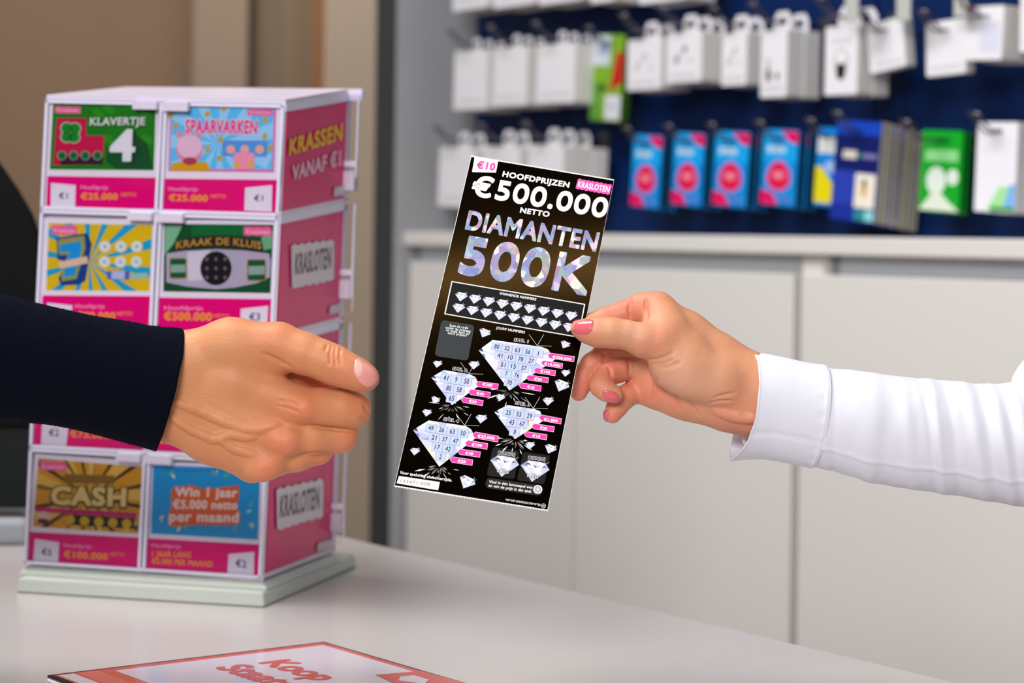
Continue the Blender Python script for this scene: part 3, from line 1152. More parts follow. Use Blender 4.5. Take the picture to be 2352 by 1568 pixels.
def art_seven(pr, q):
    pr.poly(q, P('#e2c00a'), 1)
    rays_art(pr, 205, 600, q, P('#1ba6d0'), 14, 2, .1, .34)
    pr.poly([(130, 546), (200, 535), (211, 560), (196, 645), (180, 654), (140, 655), (134, 640), (152, 600), (132, 596)], P('#14408c'), 3)
    pr.poly([(133, 550), (194, 541), (196, 570), (176, 640), (142, 646), (140, 625), (156, 585), (136, 586)], P('#9aa04a'), 4)
    pr.poly([(137, 562), (186, 553), (187, 572), (172, 632), (146, 636), (148, 620), (160, 578), (138, 580)], P('#1a9ade'), 5)
    pr.poly([(134, 602), (200, 588), (203, 604), (138, 617)], P('#e6c6a6'), 6)
    for r_ in range(2):
        for c in range(3):
            x, y = 241 + c * 36.5 - r_ * 1, 566 + r_ * 35
            pr.disc(x, y, 14, 14, P('#e8d888'), 4)
            pr.disc(x, y, 11, 11, P('#dfe8ea'), 5)
            pr.disc(x, y, 4.5, 4.5, P('#86c8e4'), 6)
    pr.poly([(246, 622), (298, 622), (297, 642), (246, 641)], P('#5a68c0'), 4)
    pr.poly([(256, 623), (287, 623), (286, 641), (256, 640)], P('#b9c0ea'), 5)
    pr.poly([(300, 628), (340, 626), (338, 640), (300, 642)], P('#9ac8b8'), 4)
    kbadge(pr, 119, 518, 176, 538)


insert([(98, 500), (357, 505), (352, 764), (88, 760)], [(112, 512), (350, 517), (343, 668), (106, 666)], [(98, 678), (351, 680), (349, 762), (92, 759)],
       'yellow and blue ticket with a large 7 on the second tier', art_seven, [(108, 695), (166, 701), (163, 758), (105, 757)],
       ('€2', (122, 738), (148, 738), 17), ((173, 707), (240, 708)), ('€70.000', (174, 734), (264, 735), 18), ((268, 724), (304, 724)))


def art_safe(pr, q):
    pr.poly(q, P('#0a4f26'), 1)
    pr.poly([(380, 518), (420, 516), (398, 560), (378, 585)], P('#7fbf92'), 2)
    pr.poly([(600, 545), (626, 530), (624, 570), (606, 575)], P('#6fb482'), 2)
    pr.poly([(440, 517), (560, 516), (560, 540), (440, 542)], P('#0a6a30'), 2)
    pr.poly([(382, 582), (420, 576), (496, 572), (560, 575), (618, 582), (622, 600), (620, 636), (590, 650), (540, 660), (496, 664), (430, 658), (382, 648)], P('#b5aec2'), 3)
    pr.poly([(430, 578), (482, 574), (484, 640), (432, 646)], P('#d6d2dc'), 4)
    pr.disc(496, 616, 36, 39, P('#171518'), 5, 28)
    for dx in (-21, 0, 21):
        for dy in (-21, 0, 21):
            pr.disc(496 + dx, 616 + dy, 4, 4.5, P('#6a666c'), 6, 10)
    for x0, y0, x1, y1 in [(391, 594, 427, 638), (569, 597, 609, 643)]:
        pr.rounded([(x0 - 2, y0 - 2), (x1 + 2, y0 - 2), (x1 + 2, y1 + 2), (x0 - 2, y1 + 2)], 6, P('#b08a3a'), 5)
        pr.rounded([(x0, y0), (x1, y0), (x1, y1), (x0, y1)], 5, P('#0f5a34'), 6)
        pr.poly([(x0 + 1, y0 + 14), (x1 - 1, y0 + 13), (x1 - 1, y1 - 13), (x0 + 1, y1 - 12)], P('#8fae9e'), 7)
    pr.poly([(400, 560), (420, 548), (496, 540), (570, 548), (600, 558), (606, 580), (560, 572), (496, 568), (440, 572), (398, 578)], P('#2c2622'), 7)
    pr.text('KRAAK DE KLUIS', (404, 572), (600, 573), 17, P('#c0923a'), 8, .025, arc=10)
    kbadge(pr, 560, 521, 623, 541)


insert([(367, 505), (644, 506), (632, 770), (360, 764)], [(378, 514), (628, 516), (621, 673), (375, 669)], [(366, 683), (631, 687), (627, 767), (362, 762)],
       'dark green ticket with a grey safe band and round black dial', art_safe, [(553, 709), (616, 702), (613, 762), (551, 760)],
       ('€3', (572, 736), (597, 736), 17), ((377, 711), (466, 712)), ('€500.000', (376, 735), (486, 737), 19), ((490, 729), (526, 730)))


def art_hidden(c):
    def f(pr, q):
        pr.poly(q, P(c), 1)
    return f


insert([(86, 775), (346, 780), (342, 1036), (74, 1024)], [(98, 786), (338, 790), (333, 940), (92, 934)], [(82, 950), (344, 957), (341, 1033), (77, 1023)],
       'ticket behind the dark sleeve on the left of the third tier', art_hidden('#2a62b8'), [(97, 966), (158, 970), (152, 1024), (94, 1021)],
       ('€2', (112, 1001), (135, 1002), 16), ((161, 975), (230, 977)), ('€75.000', (161, 1004), (250, 1008), 18))
insert([(356, 781), (635, 786), (618, 1050), (350, 1037)], [(366, 792), (622, 796), (612, 950), (362, 944)], [(354, 960), (620, 968), (613, 1046), (350, 1034)],
       'ticket behind the bare knuckles on the right of the third tier', art_hidden('#c87a1c'), [(545, 985), (606, 978), (602, 1044), (542, 1040)],
       None, ((360, 985), (430, 988)), ('€25.000', (360, 1017), (452, 1023), 18))


def art_cash(pr, q):
    pr.poly(q, P('#d89c1c'), 1)
    rays_art(pr, 205, 1140, q, P('#4a3410'), 16, 2, .15, .22)
    rays_art(pr, 205, 1140, q, P('#e6bc50'), 9, 2, .5, .4)
    pr.poly([(146, 1088), (262, 1092), (262, 1112), (146, 1108)], P('#8a6a1c'), 3)
    pr.text('CASH', (116, 1161), (289, 1166), 45, P('#5a4410'), 4, .05, .06)
    pr.text('CASH', (116, 1159), (289, 1164), 44, P('#e8d080'), 5, .05)
    pr.poly([(84, 1164), (314, 1178), (313, 1189), (83, 1175)], P('#cc0a72'), 4)
    pr.poly([(150, 1180), (310, 1190), (306, 1214), (160, 1205)], P('#1d180c'), 5)
    for x, y in [(161, 1193), (194, 1196), (227, 1198), (259, 1200), (291, 1202)]:
        pr.disc(x, y, 11, 11, P('#d8b418'), 6)
    pr.disc(100, 1185, 16, 11, P('#e0c8a8'), 5)
    pr.poly([(88, 1190), (112, 1192), (108, 1204), (86, 1202)], P('#5a2c14'), 6)
    kbadge(pr, 92, 1060, 152, 1080)


insert([(80, 1042), (340, 1060), (324, 1313), (58, 1292)], [(89, 1052), (332, 1073), (316, 1225), (76, 1209)], [(66, 1221), (326, 1235), (321, 1309), (60, 1291)],
       'golden CASH ticket at bottom left of the tower', art_cash, [(80, 1237), (136, 1245), (133, 1296), (76, 1292)],
       ('€5', (95, 1274), (118, 1276), 15), ((146, 1256), (210, 1259)), ('€100.000', (146, 1280), (247, 1286), 16), ((253, 1276), (286, 1278)))


def art_win(pr, q):
    pr.poly(q, P('#06a0dc'), 1)
    pr.disc(470, 1080, 105, 3, P('#0688c4'), 2)
    r = random.Random(5)
    for k in range(26):
        x, y = r.uniform(366, 584), r.uniform(1084, 1222)
        if 385 < x < 555 and 1105 < y < 1210:
            continue
        pr.disc(x, y, 7, 3.2, P(['#a8d8e0', '#5cc08a', '#d8e8d8'][k % 3]), 3, 10, r.uniform(0, 3))
    pr.poly([(394, 1120), (440, 1113), (470, 1124), (548, 1114), (550, 1140), (543, 1156), (552, 1200), (540, 1206), (440, 1206), (396, 1210), (384, 1200), (392, 1168)], P('#e0682c'), 4)
    for s_, L, R, h in [('Win 1 jaar', (402, 1140), (545, 1142), 22), ('€5.000 netto', (396, 1168), (545, 1170), 21), ('per maand', (388, 1197), (548, 1200), 24)]:
        pr.text(s_, L, R, h, P('#e8702c'), 5, .04, .07)
        pr.text(s_, L, R, h, P('#f4e2da'), 6, .04)


insert([(345, 1060), (612, 1068), (604, 1334), (336, 1312)], [(352, 1068), (598, 1076), (592, 1239), (347, 1225)], [(339, 1236), (604, 1251), (600, 1331), (334, 1309)],
       'bright blue ticket with orange lettering at bottom right of the tower', art_win, [(525, 1272), (584, 1267), (583, 1330), (522, 1323)],
       ('€2', (541, 1301), (566, 1304), 17), ((348, 1256), (415, 1259)), ('1 JAAR LANG', (349, 1278), (438, 1281), 14), None,
       [('€5.000 PER MAAND', (348, 1294), (489, 1302), 13)])

# ------------------------------------------------------------------ the scratch ticket held between the hands
KS = 1.366
cTL, cTR, cBR, cBL = [CAM + rays(p)[0] * t_ * KS for p, t_ in (((1082, 357), 1.0), ((1411, 412), 1.003575), ((1258, 1173), .937136), ((905, 1117), .933561))]
PC = Plane(cTL, np.cross(cTR - cTL, cBL - cTL))
UPC = (.226, -.974)
EX, EY = np.array([.9866, .165]), np.array([-.226, .974])
ticket = empty('scratch_ticket', (cTL + cTR + cBR + cBL) / 4, 'tall black and silver scratch ticket held up between two hands', 'ticket')

ink = mat('ticket_ink_black', '#1c150c', .1, metal=1.0)
paperw = P('#f2f0f2', .55)


def edge_pts(a, b, n, amp):
    a, b = np.array(a, float), np.array(b, float)
    d = b - a
    nn = np.array([d[1], -d[0]])
    nn /= np.linalg.norm(nn)
    out = []
    for k in range(n):
        out.append(a + d * (k + .25) / n + nn * amp)
        out.append(a + d * (k + .75) / n - nn * amp)
    return out


TL, TR, BR, BL = (1082, 357), (1411, 412), (1258, 1173), (905, 1117)
outl = [TL] + edge_pts(TL, TR, 52, .9) + [TR, BR] + edge_pts(BR, BL, 56, 1.4) + [BL] + edge_pts(BL, TL, 40, .25)
b = MB()
b.prism(PC.hit(outl), -PC.n * .00035, paperw)
b.build('sheet', ticket)


def C3(x, y):
    return (1000 + x / 4.3545, 340 + y / 4.3545)


def C4(x, y):
    return (960 + x / 5.059, 630 + y / 5.059)


def C5(x, y):
    return (890 + x / 4.752, 860 + y / 4.752)


pr = Print(PC, UPC, .00003, .00004)
pr.poly([(1082.6, 360), (1410, 414.6), (1257.4, 1170.2), (906.6, 1114)], ink, 0)
pr.build('printed_ground', ticket)

pk, pkb, lilac, navy = P('#f53fae'), P('#fbd0ea'), P('#c9d0f2', .4), P('#2c3450')
pr = Print(PC, UPC, .00006, .00004)
# frames and grounds
gr1 = P('#0c0e10', .4)
fq = [C4(390, 76), C4(1945, 343), C4(1868, 735), C4(305, 462)]
pr.poly(fq, paperw, 1)
fc = np.mean(np.array(fq), 0)
fi = []
for p in fq:
    p = np.array(p)
    sx = np.sign((p - fc) @ EX)
    sy = np.sign((p - fc) @ EY)
    fi.append(p - EX * 2.6 * sx - EY * 2.4 * sy)
pr.poly(fi, gr1, 2)
pr.build('number_frame', ticket)
pr = Print(PC, UPC, .00006, .00004)
pr.rounded([C4(275, 528), C4(658, 590), C4(580, 1004), C4(192, 945)], 9, P('#343a3e', .4), 2)
pr.build('code_panel', ticket)
pr = Print(PC, UPC, .00006, .00004)
pr.rounded([C5(1150, 788), C5(1440, 832), C5(1385, 1142), C5(1082, 1100)], 7, P('#0b0d0f', .4), 1)
pr.build('bonus_panel', ticket)
pr = Print(PC, UPC, .00006, .00004)
pr.rounded([C5(1482, 843), C5(1775, 885), C5(1712, 1198), C5(1412, 1152)], 7, P('#0b0d0f', .4), 1)
pr.build('bonus_panel', ticket)
pr = Print(PC, UPC, .00006, .00004)
pr.rounded([C5(1078, 1122), C5(1702, 1213), C5(1680, 1325), C5(1064, 1234)], 11, P('#201f21', .4), 2)
pr.build('rule_strip', ticket)

# white lettering
pr = Print(PC, UPC, .00018, .00004)
T = pr.text
pr.poly([C3(392, 90), C3(628, 131), C3(606, 246), C3(366, 239)], paperw, 1)
T('€10', C3(408, 203), C3(590, 226), 17.5, P('#fb4fb0'), 2, .04)
pr.build('price_corner', ticket)
pr = Print(PC, UPC, .00018, .00004)
T = pr.text
T('HOOFDPRIJZEN', C3(666, 285), C3(1335, 398), 13.5, paperw, 2, .045)
T('€500.000', C3(344, 468), C3(1705, 700), 45, paperw, 2, .026, res=6, asp=(.6, 1.7))
T('NETTO', C3(842, 646), C3(1136, 691), 13, paperw, 2, .045)
pr.build('prize_lettering', ticket)
pr = Print(PC, UPC, .00018, .00004)
T = pr.text
kq = [C3(1425, 312), C3(1768, 372), C3(1742, 462), C3(1402, 400)]
badge(pr, kq, P('#fb5cbb'), 2, 16, .035)
T('KRASLOTEN', C3(1420, 388), C3(1735, 445), 14, paperw, 3, .03)
pr.build('brand_badge', ticket)
pr = Print(PC, UPC, .00018, .00004)
T = pr.text
T('WINNENDE NUMMERS', C4(943, 233), C4(1372, 305), 6, paperw, 3, .035)
for s_, L, R in [('Scan de code', (365, 604), (580, 636)), ('onder de kraslaag', (318, 628), (610, 675)), ('en maak kans op', (325, 658), (595, 702)), ('extra prijzen!', (343, 690), (563, 724))]:
    T(s_, C4(*L), C4(*R), 6, P('#e6e8ea'), 3, .02)
T('JOUW NUMMERS', C4(905, 634), C4(1240, 688), 6.2, paperw, 3, .03)


def outlined(s_, L, R, h):
    T(s_, L, R, h, paperw, 3, .04, .07)
    T(s_, L, R, h, P('#050505'), 4, .04)


outlined('SPEL 1', C4(1115, 773), C4(1280, 797), 7)
outlined('SPEL 2', C4(400, 1108), C4(567, 1135), 7)
outlined('SPEL 3', C5(1393, 324), C5(1553, 349), 7.2)
outlined('SPEL 4', C5(610, 500), C5(775, 525), 7.2)
outlined('BONUS', C5(1205, 868), C5(1388, 893), 7.5)
outlined('BONUS', C5(1535, 921), C5(1716, 943), 7.5)
T('Vind in één bonusspel een', C5(1105, 1180), C5(1580, 1246), 6.4, paperw, 4, .025)
T('en win de prijs in dat spel.', C5(1100, 1222), C5(1572, 1290), 6.4, paperw, 4, .025)
pr.build('lettering', ticket)
pr = Print(PC, UPC, .0003, .00004)
T = pr.text
T('Voor speluitleg zie achterzijde.', C5(133, 1082), C5(702, 1168), 6.8, paperw, 2, .03)
pr.build('lettering', ticket)
pr = Print(PC, UPC, .00018, .00004)
T = pr.text
pr.poly([C5(125, 1105), C5(571, 1172), C5(553, 1262), C5(100, 1186)], paperw, 1)
T('133471-008', C5(140, 1172), C5(458, 1213), 6.6, P('#77757c'), 2, .0, mono=True)
pr.build('serial_strip', ticket)
pr = Print(PC, UPC, .00018, .00004)
T = pr.text
T('WAT KOST GOKKEN JOU? STOP OP TIJD.', C5(1288, 1374), C5(1672, 1434), 4.6, paperw, 2, .02)
x, y = C5(1703, 1432)
pr.disc(x, y, 5.2, 5.2, paperw, 2)
pr.disc(x, y, 4.3, 4.3, P('#0b0a0a'), 3)
T('18+', (x - 3.2, y + 1.4), (x + 3.2, y + 2.3), 3.4, paperw, 4, .03)
pr.build('warning_line', ticket)
pr = Print(PC, UPC, .00018, .00004)
T = pr.text
x, y = C5(1640, 1253)
pr.disc(x, y, 10.5, 10.2, paperw, 4)
pr.disc(x, y, 7.6, 7.4, P('#3a3a3e'), 5, 8)
pr.disc(x, y, 6.6, 6.4, paperw, 6, 8)
for k in range(8):
    a = k * math.pi / 4 + .2
    pr.line((x + 3.6 * math.cos(a), y + 3.6 * math.sin(a)), (x + 6.8 * math.cos(a), y + 6.8 * math.sin(a)), .7, P('#3a3a3e'), 7)
pr.disc(x, y, 4.0, 4.0, P('#3a3a3e'), 7, 8)
pr.disc(x, y, 3.2, 3.2, paperw, 8, 8)
pr.build('gem_symbol', ticket)

# gems
GEMC = ['#f2f3fb', '#d4d9f4', '#bcc4ec', '#e6e3ee', '#eae4d8', '#9aa3c8', '#c8cce8', '#fafafd']
gm = [P(c, .35) for c in GEMC]
gdark = P('#303a5c', .35)


def gem(pr, cx, cy, w_, tilt=0.0, layer=1, big=None, spark=True):
    """brilliant-cut gem seen from the side; cx,cy centre, w_ width in pixels"""
    c, q = math.cos(tilt), math.sin(tilt)

    def M(x, y):
        x, y = c * x - q * y, q * x + c * y
        return np.array([cx, cy]) + EX * x * w_ + EY * y * w_
    y0, y1, y2 = -.34, -.14, .36
    top = [(-.30, y0), (-.1, y0 - .012), (.1, y0 - .012), (.30, y0)]
    gir = [(-.5, y1), (-.27, y1 + .02), (-.02, y1 + .04), (.24, y1 + .02), (.5, y1)]
    A = [M(*p) for p in top]
    G = [M(*p) for p in gir]
    tip = M(0, y2)
    pr.poly([A[0], A[3], G[4], tip, G[0]], gm[1], layer)
    f = [([A[0], G[0], G[1]], 5), ([A[0], A[1], G[1]], 0), ([A[1], G[1], G[2]], 7), ([A[1], A[2], G[2]], 1), ([A[2], G[2], G[3]], 3), ([A[2], A[3], G[3]], 7), ([A[3], G[3], G[4]], 2),
         ([G[0], G[1], tip], 3), ([G[1], G[2], tip], 1), ([G[2], G[3], tip], 7), ([G[3], G[4], tip], 6)]
    for pts, m in f:
        pr.poly(pts, gm[m], layer + 1)
    for sl_ in ([(-.38, -.19), (-.25, -.27), (-.12, -.16), (-.24, -.21)], [(-.1, -.24), (.0, -.13), (.15, -.22), (.02, -.17)], [(.2, -.15), (.3, -.25), (.4, -.18), (.31, -.2)]):
        pr.poly([M(*p) for p in sl_], gdark, layer + 2)
    pr.line(M(-.46, -.12), M(.0, .31), .02 * w_, gm[5], layer + 2)
    pr.poly([M(-.12, .06), M(.1, .05), M(.02, .16)], gm[2], layer + 2)
    pr.poly([M(.12, .0), M(.3, -.04), M(.12, .14)], gm[0], layer + 2)
    pr.poly([M(-.3, .0), M(-.16, .0), M(-.1, .14)], gm[4], layer + 2)
    if spark:
        pr.line(M(.26, -.47), M(.33, -.2), .55, paperw, layer + 3)
        pr.line(M(.43, -.4), M(.24, -.24), .55, paperw, layer + 3)


pr = Print(PC, UPC, .00016, .00003)
for k in range(9):
    gem(pr, *C4(500 + k * 159.7, 262 + k * 28), 148 / 5.059)
for k in range(9):
    gem(pr, *C4(470 + k * 160.2, 394 + k * 28), 148 / 5.059)
for x, y, w_, t_ in [(770, 685, 145, .25), (1705, 820, 120, .3), (1715, 1150, 110, -.05), (1663, 1298, 188, .22), (650, 1058, 132, -.08), (225, 1045, 112, 0), (198, 1462, 112, .3), (955, 1435, 112, .08), (1512, 1478, 132, -.1)]:
    gem(pr, *C4(x, y), w_ / 5.059, t_)
for x, y, w_, t_ in [(428, 420, 108, 0), (1022, 487, 130, -.05), (298, 842, 112, -.04), (1555, 775, 108, -.05), (1775, 815, 138, .18), (862, 1180, 192, .28)]:
    gem(pr, *C5(x, y), w_ / 4.752, t_)
gem(pr, *C5(1270, 1002), 318 / 4.752, 0)
gem(pr, *C5(1602, 1057), 318 / 4.752, 0)
outl_ = [('PRIJS', C5(1195, 1062), C5(1320, 1082)), ('PRIJS', C5(1523, 1116), C5(1645, 1134))]
for s_, L, R in outl_:
    pr.text(s_, L, R, 7, P('#1a1a20'), 8, .03, .06)
    pr.text(s_, L, R, 7, paperw, 9, .03)
# bursts below the big gems
r_ = random.Random(11)
for (cx, cy, n, ln) in [(*C4(1065, 1345), 19, 44), (*C4(395, 1515), 19, 40), (*C5(1390, 702), 19, 38), (*C5(565, 1002), 21, 33)]:
    for k in range(n):
        a = math.pi * (.02 + .96 * k / (n - 1)) + .16 + r_.uniform(-.05, .05)
        d0 = r_.uniform(4, 12) if k % 3 else r_.uniform(18, 34)
        l_ = r_.uniform(.35, 1.0) * ln * (.5 if abs(a - 1.7) < .5 else .8)
        d = np.array([math.cos(a), math.sin(a) * .8])
        p0, p1 = np.array([cx, cy]) + d * d0, np.array([cx, cy]) + d * (d0 + l_)
        nn = np.array([-d[1], d[0]]) * r_.uniform(.5, 2.1)
        m_ = (p0 * .45 + p1 * .55)
        pr.poly([p0, m_ - nn, p1, m_ + nn], P(['#e8e8ea', '#9a9a9e', '#5a5a5c'][k % 3]), 1)
pr.build('gem_print', ticket)


def game(name, body, cells0, ex, step, down, rows, tags, cc, sc, label):
    """a large faceted gem with its number cells and prize arrows"""
    root = Print(PC, UPC, .0002, .00003)
    B = [np.array(cc(*p)) for p in body]
    cols = [gm[4], gm[0], gm[1], gm[7], gm[3], gm[2]]
    root.poly(B, gm[1], 0)
    cen = np.mean(B, 0)
    rg = random.Random(len(rows) * 3 + int(body[0][0]))
    n = len(B)
    for i in range(n):
        a, c = B[i], B[(i + 1) % n]
        for k in range(4):
            root.poly([a + (c - a) * k / 4, a + (c - a) * (k + 1) / 4, cen + (a - cen) * rg.uniform(.0, .3)], cols[rg.randrange(6)], 1)
    root.poly([B[0], B[0] + (B[1] - B[0]) * .22, B[0] + EX * 12 + EY * 2], gdark, 2)
    root.poly([B[0] + (B[-1] - B[0]) * .08, B[0] + (B[-1] - B[0]) * .22, B[0] + EX * 16 + EY * 7], P('#7680b0'), 2)
    O_ = B[2] - EX * (11 if len(rows) == 5 else 2) - EY * 1
    root.line(O_, O_ + np.array([-19, -26]), .8, P('#dcd6c4'), 3)
    root.line(O_, O_ + np.array([15, -26]), .8, P('#dfe6f4'), 3)
    root.line(O_, O_ + np.array([33, 1]), .7, P('#dcd6c4'), 3)
    ex, step, down = [np.array(q) / sc for q in (ex, step, down)]
    c0 = np.array(cc(*cells0))
    for r, nums in enumerate(rows):
        o = c0 + step * r
        for k, num in enumerate(nums):
            a = o + ex * k
            q = [a, a + ex, a + ex + down, a + down]
            root.poly(q, P('#6f86b8'), 4)
            m0 = np.mean(q, 0)
            root.poly([p + (m0 - p) * .035 for p in q], lilac if (k + r) % 3 else P('#bfd3f4', .4), 5)
            cw = ex * .235 if len(num) == 2 else ex * (.04 if num == '1' else .1)
            base = m0 + down * .27
            root.text(num, base - cw, base + cw, np.linalg.norm(down) * .56, navy, 6, .012)
    part = root.build(name, ticket)
    part['label'] = label
    for i, (tip, tr_, br_, txt, L, R) in enumerate(tags):
        t_ = Print(PC, UPC, .00032, .00003)
        tip, tr_, br_ = [np.array(cc(*p)) for p in (tip, tr_, br_)]
        hh = br_ - tr_
        back = tip + EX * 6.5
        bl_, tl_ = back + hh * .5, back - hh * .5
        q = [tip, tl_, tr_, br_, bl_]
        m0 = np.mean(q, 0)
        t_.poly(q, pkb, 1)
        t_.poly([p + EY * (-1.1 if (p - m0) @ EY > 0 else 1.1) * (0 if j == 0 else 1) + EX * (1.6 if j == 0 else (-1.1 if j in (2, 3) else 0)) for j, p in enumerate(q)], pk, 2)
        t_.text(txt, cc(*L), cc(*R), np.linalg.norm(hh) * .5, paperw, 3, .04)
        t_.build('prize_arrow', part)


game('game_gem', [(705, 880), (870, 760), (1440, 842), (1512, 872), (1590, 990), (1065, 1348)], (862, 783), (120.5, 20), (37, 104.5), (-15, 92),
     [['80', '52', '63', '56', '1'], ['41', '10', '78', '27'], ['51', '15', '57'], ['7', '76'], ['70']],
     [((1503, 938), (1822, 953), (1812, 1018), '€500.000', (1560, 972), (1778, 1003)), ((1425, 1022), (1685, 1033), (1677, 1096), '€10.000', (1463, 1050), (1652, 1078)),
      ((1342, 1108), (1602, 1116), (1595, 1180), '€100', (1418, 1137), (1533, 1156)), ((1255, 1192), (1522, 1198), (1512, 1262), '€50', (1348, 1226), (1435, 1240)),
      ((1168, 1285), (1437, 1292), (1428, 1360), '€10', (1265, 1320), (1350, 1335))], C4, 5.059, 'largest printed gem with five rows of numbers')
game('game_gem', [(156, 1195), (300, 1110), (600, 1160), (668, 1192), (715, 1290), (395, 1518)], (268, 1140), (121, 19), (34, 118), (-15, 106),
     [['41', '9', '50'], ['80', '58'], ['65']],
     [((668, 1268), (938, 1270), (928, 1336), '€200', (745, 1291), (862, 1308)), ((583, 1360), (845, 1368), (838, 1435), '€40', (675, 1395), (762, 1408)),
      ((497, 1452), (762, 1463), (752, 1528), '€20', (588, 1486), (677, 1500))], C4, 5.059, 'printed gem left of the middle with three rows of numbers')
game('game_gem', [(1165, 405), (1312, 333), (1600, 374), (1666, 400), (1705, 500), (1390, 704)], (1268, 360), (115, 17.5), (35, 105), (-15, 93),
     [['25', '55', '29'], ['43', '67'], ['8']],
     [((1648, 465), (1902, 478), (1893, 543), '€1.000', (1703, 502), (1855, 522)), ((1570, 558), (1825, 566), (1815, 628), '€20', (1660, 593), (1740, 605)),
      ((1488, 646), (1745, 653), (1737, 715), '€10', (1578, 679), (1663, 693))], C5, 4.752, 'printed gem right of the middle with three rows of numbers')
game('game_gem', [(278, 602), (452, 500), (850, 560), (908, 592), (965, 690), (565, 1004)], (422, 528), (116.5, 19), (35, 104), (-15, 92),
     [['49', '26', '63', '50'], ['21', '37', '47'], ['17', '42'], ['2']],
     [((925, 653), (1215, 670), (1205, 740), '€25.000', (980, 686), (1165, 713)), ((843, 743), (1097, 750), (1088, 818), '€100', (915, 779), (1028, 792)),
      ((762, 836), (1018, 841), (1008, 905), '€40', (845, 869), (930, 881)), ((678, 922), (935, 928), (925, 993), '€20', (762, 956), (850, 969))], C5, 4.752,
     'printed gem at lower left with four rows of numbers')

# holographic foil title
foil = bpy.data.materials.new('holographic_foil')
foil.use_nodes = True
nt = foil.node_tree
bs = nt.nodes['Principled BSDF']
bs.inputs['Metallic'].default_value = .34
bs.inputs['Roughness'].default_value = .15
tc = nt.nodes.new('ShaderNodeTexCoord')
vo = nt.nodes.new('ShaderNodeTexVoronoi')
vo.inputs['Scale'].default_value = 190
vo2 = nt.nodes.new('ShaderNodeTexVoronoi')
vo2.inputs['Scale'].default_value = 330
vo2.distance = 'MANHATTAN'
nt.links.new(tc.outputs['Object'], vo.inputs['Vector'])
nt.links.new(tc.outputs['Object'], vo2.inputs['Vector'])
sep = nt.nodes.new('ShaderNodeSeparateColor')
sep2 = nt.nodes.new('ShaderNodeSeparateColor')
nt.links.new(vo.outputs['Color'], sep.inputs[0])
nt.links.new(vo2.outputs['Color'], sep2.inputs[0])
ad = nt.nodes.new('ShaderNodeMix')
ad.inputs[0].default_value = .12
nt.links.new(sep.outputs[0], ad.inputs[2])
nt.links.new(sep2.outputs[1], ad.inputs[3])
cr = nt.nodes.new('ShaderNodeValToRGB')
cr.color_ramp.interpolation = 'CONSTANT'
for i, (p, c) in enumerate([(0, '#c89ab8'), (.2, '#94a4e6'), (.3, '#aa9ee4'), (.38, '#b2bce6'), (.46, '#86c4e0'), (.54, '#c4bcec'), (.6, '#a2ccb4'), (.68, '#d6c898'), (.78, '#84a8e8'), (.88, '#d49cae')]):
    e = cr.color_ramp.elements[i] if i < 2 else cr.color_ramp.elements.new(p)
    e.position = p
    e.color = (*lin(c), 1)
nt.links.new(ad.outputs[0], cr.inputs[0])
soft = nt.nodes.new('ShaderNodeMix')
soft.data_type = 'RGBA'
soft.inputs[0].default_value = .42
soft.inputs[7].default_value = (*lin('#b0b0e4'), 1)
nt.links.new(cr.outputs[0], soft.inputs[6])
nt.links.new(soft.outputs[2], bs.inputs['Base Color'])
ge = nt.nodes.new('ShaderNodeNewGeometry')         # every facet of the foil lies at its own slight angle
va = nt.nodes.new('ShaderNodeVectorMath')
va.operation = 'SUBTRACT'
va.inputs[1].default_value = (.5, .5, .5)
vm = nt.nodes.new('ShaderNodeVectorMath')
vm.operation = 'SCALE'
vm.inputs['Scale'].default_value = .16
vp = nt.nodes.new('ShaderNodeVectorMath')
vn = nt.nodes.new('ShaderNodeVectorMath')
vn.operation = 'NORMALIZE'
nt.links.new(vo.outputs['Color'], va.inputs[0])
nt.links.new(va.outputs[0], vm.inputs[0])
nt.links.new(vm.outputs[0], vp.inputs[0])
nt.links.new(ge.outputs['Normal'], vp.inputs[1])
nt.links.new(vp.outputs[0], vn.inputs[0])
nt.links.new(vn.outputs[0], bs.inputs['Normal'])
pr = Print(PC, UPC, .0002, .00004)
pr.text('DIAMANTEN', C3(292, 813), C3(1604, 1039), 45.5, foil, 1, .034, res=6)
pr.text('500K', C3(212, 1243), C3(1520, 1470), 86, foil, 1, .03, res=10, asp=(.5, 1.8))
pr.build('foil_title', ticket)['label'] = 'silvery rainbow foil lettering'

# ------------------------------------------------------------------ hands: smooth implicit bodies
def Wp(Z0, px, py, dz=0.0):
    """photo pixel plus a depth offset (in the same pixel size, positive = farther) -> place"""
    return at(px, py, Z0 + dz * Z0 / FPX)


def smin(a, c, k):
    h = np.maximum(k - np.abs(a - c), 0) / k
    return np.minimum(a, c) - h * h * k * .25


